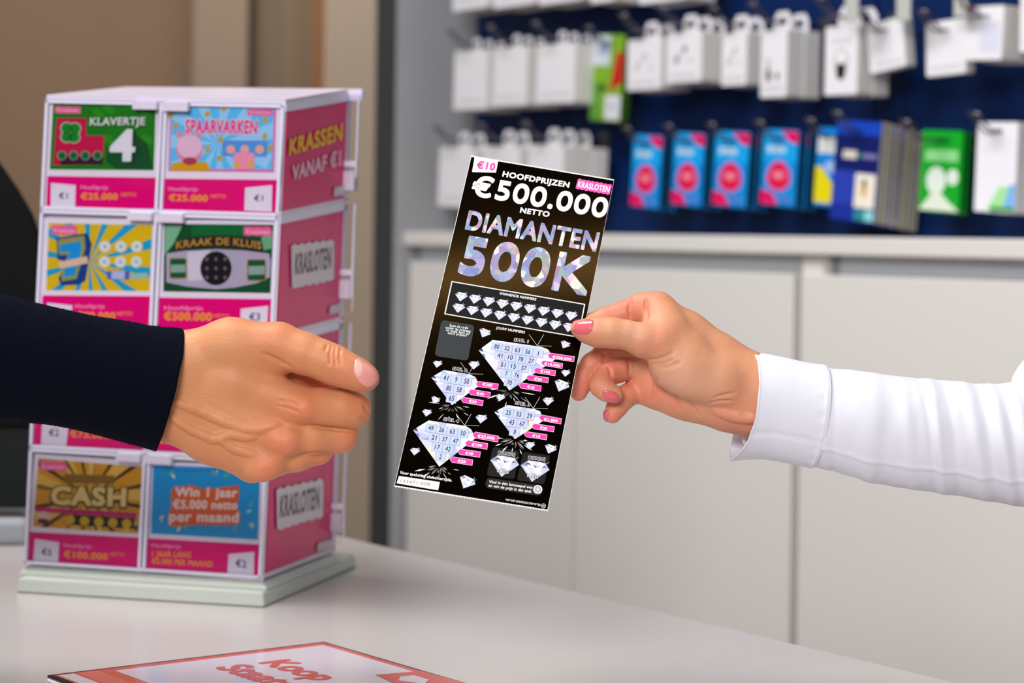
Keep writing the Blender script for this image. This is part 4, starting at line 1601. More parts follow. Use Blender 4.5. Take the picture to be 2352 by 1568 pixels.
class Body:
    def __init__(s, Z0, lo, hi, cell):
        s.Z0, s.h = Z0, cell
        s.px = Z0 / FPX
        s.lo = np.array(lo, float)
        s.n = np.ceil((np.array(hi) - s.lo) / cell).astype(int) + 1
        s.ax = [(s.lo[i] + np.arange(s.n[i]) * cell).astype(np.float32) for i in range(3)]
        s.F = s.new()

    def new(s):
        return np.full(tuple(s.n), .03, np.float32)

    def W(s, p):
        return Wp(s.Z0, *p)

    def box(s, pts, m):
        lo = np.clip(np.floor((np.min(pts, 0) - m - s.lo) / s.h).astype(int), 0, s.n)
        hi = np.clip(np.ceil((np.max(pts, 0) + m - s.lo) / s.h).astype(int) + 1, 0, s.n)
        return tuple(slice(a, c) for a, c in zip(lo, hi))

    def cone(s, sl, a, c, ra, rc):
        X, Y, Z = np.meshgrid(*[s.ax[i][sl[i]] for i in range(3)], indexing='ij', sparse=True)
        d = (c - a).astype(np.float32)
        L = float(d @ d) + 1e-12
        t = np.clip(((X - a[0]) * d[0] + (Y - a[1]) * d[1] + (Z - a[2]) * d[2]) / L, 0, 1)
        q = np.sqrt((X - a[0] - t * d[0]) ** 2 + (Y - a[1] - t * d[1]) ** 2 + (Z - a[2] - t * d[2]) ** 2)
        return (q - (ra + (rc - ra) * t)).astype(np.float32)

    def chain(s, F, pts, k):
        """pts: (px, py, dz, r) all in photo pixels; joins a tapering limb into F with blend k"""
        k *= s.px
        P_ = [s.W(p[:3]) for p in pts]
        R_ = [p[3] * s.px for p in pts]
        if len(pts) == 1:
            P_, R_ = P_ * 2, R_ * 2
        for i in range(len(P_) - 1):
            sl = s.box([P_[i], P_[i + 1]], max(R_) + k + .004)
            F[sl] = smin(F[sl], s.cone(sl, P_[i], P_[i + 1], R_[i], R_[i + 1]), k)
        return F

    def join(s, A, B_, k):
        return smin(A, B_, k * s.px)

    def sample(s, p):
        q = (np.asarray(p) - s.lo) / s.h
        i = np.clip(np.floor(q).astype(int), 0, s.n - 2)
        f = np.clip(q - i, 0, 1)
        out = 0
        for a in (0, 1):
            for b_ in (0, 1):
                for c in (0, 1):
                    w_ = (f[..., 0] if a else 1 - f[..., 0]) * (f[..., 1] if b_ else 1 - f[..., 1]) * (f[..., 2] if c else 1 - f[..., 2])
                    out = out + w_ * s.F[i[..., 0] + a, i[..., 1] + b_, i[..., 2] + c]
        return out

    def surf(s, px, py, r0=-150, r1=220):
        """depth offset of the first surface met along a line of sight"""
        dz = np.arange(r0, r1, 1.5)
        pts = np.array([s.W((px, py, d)) for d in dz])
        inside = np.all((pts > s.lo) & (pts < s.lo + (s.n - 1) * s.h), 1)
        v = np.where(inside, s.sample(pts), 1.0)
        j = np.where(v < 0)[0]
        return dz[j[0]] if len(j) else None

    def ridge(s, line, r, sink, k, sign=1):
        """a vein, tendon or crease following a polyline on the visible surface; sign -1 carves"""
        pts = []
        ln = [np.array(q, float) for q in line]
        for i in range(len(ln) - 1):
            m = max(2, int(np.linalg.norm(ln[i + 1] - ln[i]) / 3.5))
            pts += [ln[i] + (ln[i + 1] - ln[i]) * t / m for t in range(m)]
        pts.append(ln[-1])
        P_ = []
        for i, q in enumerate(pts):
            d = s.surf(*q)
            if d is not None:
                e = min(i, len(pts) - 1 - i) / max(1, (len(pts) - 1) / 2)
                P_.append((s.W((q[0], q[1], d + sink * (1 if sign > 0 else 1))), r * s.px * (.45 + .55 * min(1, e * 2.2))))
        kk = k * s.px
        for i in range(len(P_) - 1):
            (a, ra), (c, rc) = P_[i], P_[i + 1]
            if np.linalg.norm(a - c) > .012:
                continue
            sl = s.box([a, c], max(ra, rc) + kk + .003)
            g = s.cone(sl, a, c, ra, rc)
            if sign > 0:
                s.F[sl] = smin(s.F[sl], g, kk)
            else:
                s.F[sl] = -smin(-s.F[sl], g, kk)

    def mesh(s):
        F, n = s.F, s.n
        ins = F < 0
        cnt = np.zeros(tuple(n - 1), np.int8)
        C = [(a, b_, c) for a in (0, 1) for b_ in (0, 1) for c in (0, 1)]
        sl = lambda o: tuple(slice(o[i], n[i] - 1 + o[i]) for i in range(3))
        for o in C:
            cnt += ins[sl(o)]
        act = (cnt > 0) & (cnt < 8)
        ijk = np.argwhere(act)
        idx = np.full(tuple(n - 1), -1, np.int64)
        idx[act] = np.arange(len(ijk))
        acc = np.zeros((len(ijk), 3))
        num = np.zeros(len(ijk))
        for o in C:
            for ax in range(3):
                if o[ax]:
                    continue
                o2 = list(o)
                o2[ax] = 1
                f0 = F[ijk[:, 0] + o[0], ijk[:, 1] + o[1], ijk[:, 2] + o[2]]
                f1 = F[ijk[:, 0] + o2[0], ijk[:, 1] + o2[1], ijk[:, 2] + o2[2]]
                m = (f0 < 0) != (f1 < 0)
                t = np.where(m, f0 / np.where(m, f0 - f1, 1), 0)
                p = np.tile(np.array(o, float), (len(ijk), 1))
                p[:, ax] += t
                acc[m] += p[m]
                num[m] += 1
        V = s.lo + (ijk + acc / num[:, None]) * s.h
        quads = []
        for ax in range(3):
            u_, w_ = (ax + 1) % 3, (ax + 2) % 3
            s0 = [slice(None)] * 3
            s1 = [slice(None)] * 3
            s0[ax] = slice(0, n[ax] - 1)
            s1[ax] = slice(1, n[ax])
            for q in (u_, w_):
                s0[q] = slice(1, n[q] - 1)
                s1[q] = slice(1, n[q] - 1)
            a, c = ins[tuple(s0)], ins[tuple(s1)]
            e = np.argwhere(a != c)
            base = e.copy()
            base[:, u_] += 1
            base[:, w_] += 1

            def cell(du, dw):
                q = base.copy()
                q[:, u_] += du
                q[:, w_] += dw
                return idx[q[:, 0], q[:, 1], q[:, 2]]
            Q = np.stack([cell(-1, -1), cell(0, -1), cell(0, 0), cell(-1, 0)], 1)
            fl = ~a[tuple(e.T)]
            Q[fl] = Q[fl][:, ::-1]
            quads.append(Q)
        Q = np.concatenate(quads)
        Q = Q[(Q >= 0).all(1)]
        lab = np.arange(len(V))
        while True:                       # keep the one outer skin, drop closed hollows
            m_ = lab[Q].min(1)
            l2 = lab.copy()
            np.minimum.at(l2, Q.ravel(), np.repeat(m_, 4))
            l2 = l2[l2]
            if (l2 == lab).all():
                break
            lab = l2
        u_, c_ = np.unique(lab, return_counts=True)
        keep = lab == u_[c_.argmax()]
        Q = Q[keep[Q[:, 0]]]
        new = np.cumsum(keep) - 1
        V, Q = V[keep], new[Q]
        for it in range(2):
            S = np.zeros_like(V)
            N = np.zeros(len(V))
            for a, c in ((0, 1), (1, 2), (2, 3), (3, 0)):
                np.add.at(S, Q[:, a], V[Q[:, c]])
                np.add.at(S, Q[:, c], V[Q[:, a]])
                np.add.at(N, Q[:, a], 1)
                np.add.at(N, Q[:, c], 1)
            V = V + .4 * (S / np.maximum(N, 1)[:, None] - V)
        return V, Q


def skin_mat(name, base, red, pale):
    m = bpy.data.materials.new(name)
    m.use_nodes = True
    nt = m.node_tree
    bs = nt.nodes['Principled BSDF']
    at_ = nt.nodes.new('ShaderNodeAttribute')
    at_.attribute_name = 'flush'
    sp_ = nt.nodes.new('ShaderNodeSeparateColor')
    nt.links.new(at_.outputs['Color'], sp_.inputs[0])
    tc = nt.nodes.new('ShaderNodeTexCoord')
    nz = nt.nodes.new('ShaderNodeTexNoise')
    nz.inputs['Scale'].default_value = 60
    nz.inputs['Detail'].default_value = 5
    nt.links.new(tc.outputs['Object'], nz.inputs['Vector'])
    a = nt.nodes.new('ShaderNodeMix')
    a.data_type = 'RGBA'
    a.inputs[6].default_value = (*[v * .9 for v in lin(base)], 1)
    a.inputs[7].default_value = (*[min(1, v * 1.1) for v in lin(base)], 1)
    nt.links.new(nz.outputs['Fac'], a.inputs[0])
    c = nt.nodes.new('ShaderNodeMix')
    c.data_type = 'RGBA'
    c.inputs[7].default_value = (*lin(red), 1)
    nt.links.new(sp_.outputs[0], c.inputs[0])
    nt.links.new(a.outputs[2], c.inputs[6])
    d = nt.nodes.new('ShaderNodeMix')
    d.data_type = 'RGBA'
    d.inputs[7].default_value = (*lin(pale), 1)
    nt.links.new(sp_.outputs[1], d.inputs[0])
    nt.links.new(c.outputs[2], d.inputs[6])
    nt.links.new(d.outputs[2], bs.inputs['Base Color'])
    bs.inputs['Roughness'].default_value = .5
    bs.inputs['Specular IOR Level'].default_value = .4
    bs.inputs['Subsurface Weight'].default_value = .25
    bs.inputs['Subsurface Radius'].default_value = (1.0, .35, .2)
    bs.inputs['Subsurface Scale'].default_value = .004
    v1 = nt.nodes.new('ShaderNodeTexVoronoi')
    v1.inputs['Scale'].default_value = 1100
    n2 = nt.nodes.new('ShaderNodeTexNoise')
    n2.inputs['Scale'].default_value = 420
    n2.inputs['Detail'].default_value = 4
    mp2 = nt.nodes.new('ShaderNodeMapping')
    mp2.inputs['Scale'].default_value = (.45, .8, 1.2)
    nt.links.new(tc.outputs['Object'], mp2.inputs['Vector'])
    nt.links.new(mp2.outputs[0], n2.inputs['Vector'])
    nt.links.new(mp2.outputs[0], v1.inputs['Vector'])
    ma = nt.nodes.new('ShaderNodeMath')
    ma.operation = 'MULTIPLY_ADD'
    ma.inputs[1].default_value = .5
    nt.links.new(v1.outputs['Distance'], ma.inputs[0])
    nt.links.new(n2.outputs['Fac'], ma.inputs[2])
    bp = nt.nodes.new('ShaderNodeBump')
    bp.inputs['Strength'].default_value = .32
    bp.inputs['Distance'].default_value = .0007
    nt.links.new(ma.outputs[0], bp.inputs['Height'])
    nt.links.new(bp.outputs[0], bs.inputs['Normal'])
    return m


def finish_hand(B, m, label, reds, pales):
    V, Q = B.mesh()
    me = bpy.data.meshes.new('person')
    org = V.mean(0)
    me.vertices.add(len(V))
    me.vertices.foreach_set('co', (V - org).astype(np.float32).ravel())
    me.loops.add(Q.size)
    me.loops.foreach_set('vertex_index', Q.astype(np.int32).ravel())
    me.polygons.add(len(Q))
    me.polygons.foreach_set('loop_start', np.arange(0, Q.size, 4, dtype=np.int32))
    me.polygons.foreach_set('use_smooth', np.ones(len(Q), bool))
    me.update(calc_edges=True)
    me.validate()
    col = np.zeros((len(V), 4), np.float32)
    col[:, 3] = 1
    for ch, spots in ((0, reds), (1, pales)):
        for (x, y, r, a) in spots:
            d = B.surf(x, y)
            if d is None:
                continue
            c = B.W((x, y, d))
            g = a * np.exp(-((V - c) ** 2).sum(1) / (r * B.px) ** 2)
            col[:, ch] = np.maximum(col[:, ch], g)
    ca = me.color_attributes.new('flush', 'FLOAT_COLOR', 'POINT')
    ca.data.foreach_set('color', col.ravel())
    me.materials.append(m)
    o = bpy.data.objects.new('person', me)
    COL.objects.link(o)
    o.location = org
    tag(o, label, 'person')
    return o, V, Q


def nail(B, V, Q, parent, outline, m, lift=.0007, thick=.0006, n=14, tipm=None, label=None):
    """a fingernail lying on the fingertip, outlined where the photograph shows it"""
    tree = BVHTree.FromPolygons([tuple(v) for v in V], [tuple(q) for q in Q])
    o = np.array(outline, float)
    c = o.mean(0)
    # resample outline smoothly
    per = []
    N = len(o)
    for i in range(N):
        p0, p1, p2, p3 = o[i - 1], o[i], o[(i + 1) % N], o[(i + 2) % N]
        for t in np.linspace(0, 1, 5, endpoint=False):
            per.append(.5 * ((2 * p1) + (-p0 + p2) * t + (2 * p0 - 5 * p1 + 4 * p2 - p3) * t * t + (-p0 + 3 * p1 - 3 * p2 + p3) * t ** 3))
    per = np.array(per)
    rings = 7
    cam_ = Vector(CAM)
    pts, ok = [], True

    def cast(q):
        d = Vector(rays(q)[0]).normalized()
        h = tree.ray_cast(cam_, d)
        return h
    hc = cast(c)
    if hc[0] is None:
        return
    for k in range(1, rings + 1):
        for q in per:
            p = c + (q - c) * (k / rings)
            h = cast(p)
            kk = .98
            while h[0] is None and kk > .3:
                h = cast(c + (q - c) * (k / rings) * kk)
                kk -= .02
            nn = h[1] if h[1].dot(cam_ - h[0]) > 0 else -h[1]
            # where the nail reaches past the flesh it keeps the depth of the nearest skin
            pts.append((CAM + rays(p)[0] * (h[0][1] - CAM[1]), np.array(nn)))
    n_ = len(per)
    D_ = np.array([q[0][1] for q in pts]).reshape(rings, n_)
    N_ = np.array([q[1] for q in pts]).reshape(rings, n_, 3)
    for it in range(5):
        D_ = .5 * D_ + .25 * (np.roll(D_, 1, 1) + np.roll(D_, -1, 1))
        N_ = .5 * N_ + .25 * (np.roll(N_, 1, 1) + np.roll(N_, -1, 1))
    out_ = []
    for k in range(rings):
        for i in range(n_):
            p = c + (per[i] - c) * ((k + 1) / rings)
            nn = N_[k, i] / np.linalg.norm(N_[k, i])
            out_.append(CAM + rays(p)[0] * (D_[k, i] - CAM[1]) + nn * lift * (1.0 - .45 * ((k + 1) / rings) ** 6))
    pts = out_
    nn = hc[1] if hc[1].dot(cam_ - hc[0]) > 0 else -hc[1]
    top = [np.array(hc[0] + nn * lift)] + pts
    n_ = len(per)
    f = [(0, 1 + i, 1 + (i + 1) % n_) for i in range(n_)]
    for k in range(rings - 1):
        for i in range(n_):
            a, c_ = 1 + k * n_ + i, 1 + k * n_ + (i + 1) % n_
            f.append((a, a + n_, c_ + n_, c_))
    S = np.array(top)
    # relax a little so the nail is smooth
    for it in range(6):
        T_ = S.copy()
        for k in range(rings - 1):
            for i in range(n_):
                a = 1 + k * n_ + i
                nb_ = [1 + k * n_ + (i - 1) % n_, 1 + k * n_ + (i + 1) % n_, a + n_, a - n_ if k else 0]
                T_[a] = .5 * S[a] + .5 * S[nb_].mean(0)
        S = T_
    kv = len(S)
    bot = S - np.array(nn) * thick
    allv = np.vstack([S, bot])
    faces = f + [tuple(kv + j for j in q[::-1]) for q in f]
    e0_ = 1 + (rings - 1) * n_
    for i in range(n_):
        a, c_ = e0_ + i, e0_ + (i + 1) % n_
        faces.append((a, kv + a, kv + c_, c_))
    ob = mesh_obj('fingernail', allv, faces, m, parent, smooth=True)
    if label:
        ob['label'] = label
    return ob


# ---- hand on the right: palm towards us, pinching the ticket
HZ = 1.326
p0 = [Wp(HZ, *q) for q in ((1225, 620, -110), (2075, 1040, -110), (1225, 620, 170), (2075, 1040, 170), (1225, 1040, -110), (2075, 620, 170))]
H = Body(HZ, np.min(p0, 0), np.max(p0, 0), .0008)
arm = H.new()
for q in ([(2060, 965, 22, 60), (1900, 928, 20, 56), (1800, 900, 18, 52), (1748, 886, 14, 60)], [(2060, 1000, 22, 58), (1900, 962, 22, 54), (1800, 944, 22, 54), (1742, 934, 20, 63)]):
    H.chain(arm, q, 40)
palm = arm
H.chain(palm, [(1742, 886, 14, 60), (1690, 856, 22, 54), (1640, 818, 30, 50), (1580, 768, 38, 44), (1509, 713, 44, 39)], 36)
H.chain(palm, [(1735, 920, 18, 64), (1690, 905, 40, 52), (1500, 765, 84, 37)], 36)
H.chain(palm, [(1690, 920, 60, 48), (1490, 830, 96, 35)], 36)
H.chain(palm, [(1735, 934, 24, 62), (1680, 926, 42, 52), (1590, 910, 54, 46), (1490, 888, 84, 34)], 36)
H.chain(palm, [(1660, 930, 22, 44), (1560, 905, 44, 38), (1512, 898, 56, 34)], 36)
H.chain(palm, [(1488, 836, 66, 34), (1494, 890, 62, 32)], 30)
H.chain(palm, [(1540, 850, 60, 44), (1600, 880, 50, 46)], 36)
th = H.new()
H.chain(th, [(1730, 898, 8, 58), (1650, 872, -8, 56), (1580, 842, -20, 52), (1512, 786, -36, 41)], 34)
H.chain(th, [(1590, 868, -16, 44), (1535, 846, -22, 40)], 34)
H.chain(th, [(1512, 786, -36, 41), (1478, 781, -40, 38), (1440, 769, -42, 31), (1405, 764, -41, 33), (1372, 763, -37, 32), (1345, 759, -31, 25), (1329, 755, -27, 17)], 10)
H.chain(th, [(1540, 760, -14, 36), (1522, 738, 8, 34), (1509, 713, 40, 36)], 34)
H.chain(th, [(1580, 800, 0, 46), (1540, 750, 24, 36)], 34)
body = H.join(palm, th, 14)
fing = []
f = H.new()
H.chain(f, [(1509, 713, 44, 39), (1472, 708, 48, 34), (1430, 722, 48, 29), (1392, 733, 46, 28)], 12)
H.chain(f, [(1392, 733, 46, 28), (1350, 748, 38, 26), (1310, 762, 32, 25), (1285, 770, 28, 23), (1262, 777, 24, 19)], 8)
fing.append((f, 22))
f = H.new()
H.chain(f, [(1500, 768, 88, 36), (1450, 796, 80, 31), (1420, 806, 70, 28), (1388, 817, 60, 28)], 12)
H.chain(f, [(1388, 817, 60, 28), (1360, 836, 52, 26), (1341, 862, 42, 26), (1334, 882, 36, 24), (1329, 901, 30, 20)], 8)
fing.append((f, 20))
f = H.new()
H.chain(f, [(1490, 830, 96, 34), (1450, 842, 74, 29), (1420, 850, 50, 27), (1396, 859, 30, 27)], 12)
H.chain(f, [(1396, 859, 30, 27), (1384, 874, 14, 26), (1381, 886, 0, 26), (1393, 897, -10, 24), (1410, 905, -15, 21)], 8)
fing.append((f, 16))
f = H.new()
H.chain(f, [(1486, 889, 86, 33), (1462, 895, 72, 27), (1438, 910, 48, 25), (1426, 921, 36, 25)], 12)
H.chain(f, [(1426, 921, 36, 25), (1416, 936, 28, 23), (1407, 952, 22, 20)], 8)
fing.append((f, 16))
out = None
for f, k in fing:
    g = H.join(body, f, k)
    out = g if out is None else H.join(out, g, 2.5)
H.F = out
for ln, r, sk in [([(1447, 688), (1446, 710), (1448, 731)], 3.2, -.6), ([(1484, 686), (1483, 708), (1486, 736)], 3.2, -.6),
                  ([(1386, 808), (1389, 820), (1386, 834)], 3, -1), ([(1397, 842), (1403, 852), (1404, 866)], 3, -1), ([(1444, 830), (1447, 846), (1446, 860)], 3, -1),
                  ([(1490, 826), (1510, 826), (1532, 818), (1546, 808)], 2.6, -.8), ([(1495, 836), (1520, 836), (1545, 826)], 2.2, -.6), ([(1505, 846), (1535, 843), (1560, 832)], 2.0, -.5),
                  ([(1506, 866), (1503, 890), (1501, 922)], 3, -1.2), ([(1636, 915), (1660, 908), (1690, 902)], 2.4, -.6), ([(1630, 925), (1655, 921), (1680, 920)], 2.2, -.6),
                  ([(1548, 905), (1556, 925), (1562, 940)], 3, -1),
                  ([(1580, 912), (1590, 932), (1606, 955)], 2.4, -.6)]:
    H.ridge(ln, r, sk, 5, -1)
H.ridge([(1640, 940), (1690, 955), (1745, 962)], 9, 6, 10, 1)
skin_f = skin_mat('skin_tan', '#d2936f', '#da7e6a', '#e2b298')
HF, VF, QF = finish_hand(H, skin_f, "person's hand with pink nails in a white shirt cuff, pinching the scratch ticket", [
    (1425, 700, 50, .9), (1470, 700, 40, .6), (1395, 840, 60, .9), (1335, 880, 60, .9), (1425, 890, 45, .9), (1405, 955, 40, .9), (1510, 680, 40, .4), (1490, 900, 50, .7), (1545, 925, 40, .5),
    (1330, 770, 30, .5), (1500, 790, 40, .5), (1360, 780, 30, .3), (1680, 960, 60, .4)], [(1560, 870, 60, .5), (1620, 880, 60, .4), (1460, 750, 40, .3)])
polish = mat('nail_polish_pink', '#d8606c', .25, coat=.4)
nail(H, VF, QF, HF, [(1310, 748), (1316, 738), (1328, 734), (1350, 734), (1363, 737), (1361, 750), (1355, 764), (1340, 767), (1324, 764), (1313, 757)], polish, label='long pink thumb nail')
nail(H, VF, QF, HF, [(1384, 900), (1394, 897), (1407, 899), (1418, 905), (1422, 918), (1416, 925), (1402, 924), (1391, 917)], polish)
nail(H, VF, QF, HF, [(1388, 944), (1394, 941), (1397, 948), (1397, 960), (1394, 968), (1388, 962), (1386, 952)], polish)

# ---- hand on the left: back of the hand towards us, fingers curled
GZ = 1.335
p0 = [Wp(GZ, *q) for q in ((210, 690, -120), (910, 1135, -120), (210, 690, 175), (910, 1135, 175), (210, 1135, -120), (910, 690, 175))]
G = Body(GZ, np.min(p0, 0), np.max(p0, 0), .0008)
palm = G.new()
for q in ([(230, 810, 28, 56), (330, 828, 25, 56), (430, 832, 18, 62)], [(220, 870, 28, 56), (320, 900, 26, 60), (400, 925, 22, 66)]):
    G.chain(palm, q, 40)
G.chain(palm, [(430, 836, 20, 60), (540, 872, 14, 54), (678, 930, 8, 45)], 34)
G.chain(palm, [(415, 885, 18, 58), (645, 1004, 4, 42)], 34)
G.chain(palm, [(400, 930, 22, 58), (610, 1058, 14, 38)], 34)
G.chain(palm, [(392, 958, 30, 54), (480, 1012, 34, 44), (578, 1070, 36, 34)], 34)
th = G.new()
G.chain(th, [(432, 820, 20, 60), (530, 792, 8, 55), (640, 790, -4, 48)], 34)
G.chain(th, [(640, 790, -4, 48), (700, 812, -14, 46), (740, 826, -20, 43), (768, 838, -24, 43), (800, 852, -28, 38), (826, 862, -30, 34), (842, 868, -30, 28)], 10)
G.chain(th, [(560, 830, 12, 46), (620, 838, 14, 40)], 34)
G.chain(palm, [(600, 870, 60, 40), (690, 868, 78, 34), (760, 890, 96, 30)], 20)
body = G.join(palm, th, 13)
fing = []
f = G.new()
G.chain(f, [(678, 932, 8, 45), (740, 936, 10, 43), (785, 937, 18, 45), (806, 940, 26, 45)], 14)
G.chain(f, [(806, 940, 28, 44), (796, 930, 100, 38)], 10)
G.chain(f, [(796, 930, 100, 38), (735, 905, 128, 33), (700, 895, 122, 28)], 8)
fing.append((f, 20))
f = G.new()
G.chain(f, [(645, 1006, 4, 42), (720, 1004, 14, 38), (783, 1001, 34, 38)], 14)
G.chain(f, [(783, 1001, 36, 38), (770, 995, 110, 34), (700, 970, 130, 30)], 8)
fing.append((f, 18))
f = G.new()
G.chain(f, [(610, 1060, 14, 38), (680, 1046, 28, 35), (730, 1031, 48, 36)], 14)
G.chain(f, [(730, 1031, 50, 35), (720, 1020, 120, 31), (660, 1000, 132, 27)], 8)
fing.append((f, 16))
f = G.new()
G.chain(f, [(578, 1072, 36, 34), (640, 1060, 60, 30), (672, 1046, 84, 29), (660, 1030, 130, 26)], 14)
fing.append((f, 16))
out = None
for f, k in fing:
    g = G.join(body, f, k)
    out = g if out is None else G.join(out, g, 3)
G.F = out
for x, y, r, s_ in [(690, 938, 26, 15), (650, 1015, 27, 16), (614, 1067, 25, 14), (586, 1082, 20, 13)]:
    d = G.surf(x, y)
    if d is not None:
        G.chain(G.F, [(x - 8, y - 2, d + s_, r * .9), (x + 10, y + 1, d + s_, r)], 26)
# tendons and veins of the back of the hand
for ln, r, sk, k in [([(396, 920), (450, 938), (505, 962), (560, 985)], 7, 3.5, 10), ([(392, 955), (440, 985), (492, 1008), (530, 996), (566, 1004), (590, 1000)], 7, 3, 9),
                     ([(560, 985), (600, 985), (640, 975)], 6, 3, 10), ([(505, 1008), (540, 1030), (590, 1045)], 6, 3.5, 10)]:
    G.ridge(ln, r, sk, k, 1)
for ln, r, sk in [([(763, 790), (758, 812), (759, 836)], 2, -.3), ([(772, 792), (769, 812), (771, 840)], 2.2, -.4), ([(783, 796), (780, 815), (781, 838)], 1.9, -.2), ([(752, 790), (747, 806)], 1.8, -.2),
                  ([(604, 811), (634, 826), (668, 843)], 3.5, -1.2), ([(836, 930), (846, 945)], 2.2, -.6), ([(826, 960), (842, 966)], 2, -.5), ([(720, 979), (770, 984), (815, 991)], 3.5, -1.5),
                  ([(690, 1042), (730, 1040), (768, 1040)], 3, -1.2), ([(640, 920), (665, 922), (690, 930)], 1.8, -.4), ([(636, 932), (660, 936), (684, 946)], 1.8, -.4)]:
    G.ridge(ln, r, sk, 5, -1)
skin_m = skin_mat('skin_olive', '#cc885c', '#d47858', '#d8a074')
HM, VM, QM = finish_hand(G, skin_m, "person's half-closed hand in a dark navy knit sleeve, reaching toward the scratch ticket", [
    (690, 940, 40, .8), (650, 1015, 38, .8), (614, 1068, 34, .8), (790, 850, 50, .4), (830, 880, 40, .5), (835, 920, 45, .5), (720, 880, 60, .9), (620, 770, 70, .35), (800, 1010, 40, .4), (740, 1045, 40, .4), (640, 980, 70, .3)],
    [(480, 800, 80, .3), (520, 965, 40, .3)])
nail_nat = mat('nail_natural', '#e59a92', .32, coat=.25)
nl = nail(G, VM, QM, HM, [(816, 828), (824, 824), (836, 832), (852, 842), (862, 852), (867, 862), (866, 874), (856, 885), (845, 888), (832, 882), (819, 868), (813, 850)], nail_nat, label='pale pink thumb nail')
nail(G, VM, QM, nl, [(815, 834), (822, 829), (831, 836), (835, 848), (832, 860), (824, 866), (817, 858), (814, 846)], mat('nail_lunula', '#ecb4a8', .5, spec=.2), lift=.00095, thick=.0004, label='whitish half moon at the nail base')

# ------------------------------------------------------------------ sleeves
def catmull(xs, ys, x):
    return np.interp(x, xs, ys)


def smooth_curve(pts, n):
    """resample a polyline of pixels with a Catmull-Rom curve, n points evenly spaced"""
    p = np.array(pts, float)
    p = np.vstack([2 * p[0] - p[1], p, 2 * p[-1] - p[-2]])
    out = []
    for i in range(1, len(p) - 2):
        for t in np.linspace(0, 1, 24, endpoint=False):
            a, b_, c, d = p[i - 1], p[i], p[i + 1], p[i + 2]
            out.append(.5 * (2 * b_ + (c - a) * t + (2 * a - 5 * b_ + 4 * c - d) * t * t + (-a + 3 * b_ - 3 * c + d) * t ** 3))
    out.append(p[-2])
    o = np.array(out)
    L = np.concatenate([[0], np.cumsum(np.linalg.norm(np.diff(o, axis=0), axis=1))])
    s_ = np.linspace(0, L[-1], n)
    return np.stack([np.interp(s_, L, o[:, k]) for k in range(o.shape[1])], 1)


def sleeve(name, Z0, top, bot, dzc, dep, m, parent, nu=220, nv=120, disp=None, skew=None, thick=.0012, cap=None, sq=1.0):
    """cloth tube whose upper and lower outlines follow pixel curves; dzc depth of its middle, dep depth radius / half height"""
    T_ = smooth_curve(top, nu)
    B_ = smooth_curve(bot, nu)
    V = np.zeros((nu, nv, 3))
    th_ = np.linspace(0, 2 * math.pi, nv, endpoint=False)
    for i in range(nu):
        u_ = i / (nu - 1)
        c, h = (T_[i] + B_[i]) / 2, (T_[i] - B_[i]) / 2
        hl = np.linalg.norm(h)
        ax = np.array([-h[1], h[0]]) / hl       # along the arm
        dz0 = dzc(u_) if callable(dzc) else dzc
        for j, a in enumerate(th_):
            ca, sa = math.cos(a), math.sin(a)
            ca_ = math.copysign(abs(ca) ** sq, ca)
            sa_ = math.copysign(abs(sa) ** sq, sa)
            d = disp(u_, a, c[0] + h[0] * ca) if disp else 0.0
            k = 1 + d / hl
            q = c + h * ca_ * (k if abs(ca) < .985 else 1 + d * .4 / hl)
            dz = dz0 - hl * dep * sa_ * k
            if skew:
                q = q + ax * skew(u_, a)
            V[i, j] = Wp(Z0, q[0], q[1], dz)
    verts = V.reshape(-1, 3)
    f = []
    for i in range(nu - 1):
        for j in range(nv):
            j2 = (j + 1) % nv
            f.append((i * nv + j, i * nv + j2, (i + 1) * nv + j2, (i + 1) * nv + j))
    if cap is not None:
        f.append([cap * nv + j for j in (range(nv) if cap else range(nv - 1, -1, -1))])
    o = mesh_obj(name, verts, f, m, parent, smooth=True)
    if thick:
        sm = o.modifiers.new('thickness', 'SOLIDIFY')
        sm.thickness = thick
        sm.offset = 1.0 if SOLID_FLIP else -1.0
    return o


SOLID_FLIP = False
shirt_m = mat('shirt_cotton', '#e1e1ee', .75, bump=.12, bump_scale=1800, sheen=.1)


def bump1(x, w_):
    return math.exp(-(x / w_) ** 2)


FOLDS = [  # x at the top edge, x at the bottom edge, height px, width px
    (1950, 1985, 3.0, 26), (2005, 1990, 4.5, 24), (2062, 2095, 2.6, 16), (2108, 2150, -3.0, 10), (2128, 2165, 4.0, 13), (2158, 2205, -2.5, 12), (2205, 2262, 4.2, 16), (2236, 2290, -3.0, 12),
    (2262, 2330, 4.5, 14), (2290, 2352, -3.2, 11), (2312, 2385, 5, 14), (2338, 2412, -3, 12), (2360, 2440, 5, 18)]


def shirt_disp(u_, a, x):
    # a: 0 top, pi/2 facing us, pi bottom
    t = a / math.pi if a <= math.pi else 2 - a / math.pi
    d = 0.0
    for xa, xb, hgt, wd in FOLDS:
        xc = xa + (xb - xa) * t + 10 * math.sin(t * 3)
        d += 1.7 * hgt * bump1(x - xc, wd) * (.35 + .65 * math.sin(math.pi * min(1, max(0, t * .9 + .05))))
    d += 2.2 * noise.noise(Vector((x * .012, t * 2.2, 3.1 if a < math.pi else 8.2)))
    d += 1.3 * noise.noise(Vector((x * .035 + t * 2.5, t * 4, 1.7)))
    if t > .70:                                   # finer creases under the seam
        d += 2.0 * (t - .70) / .3 * noise.noise(Vector((x * .05, t * 7 + x * .01, 5.5)))
    d += 3.0 * bump1(t - .705, .012) if a < math.pi else 0       # felled seam
    d += -3.5 * bump1(x - 1915, 12)
    return d


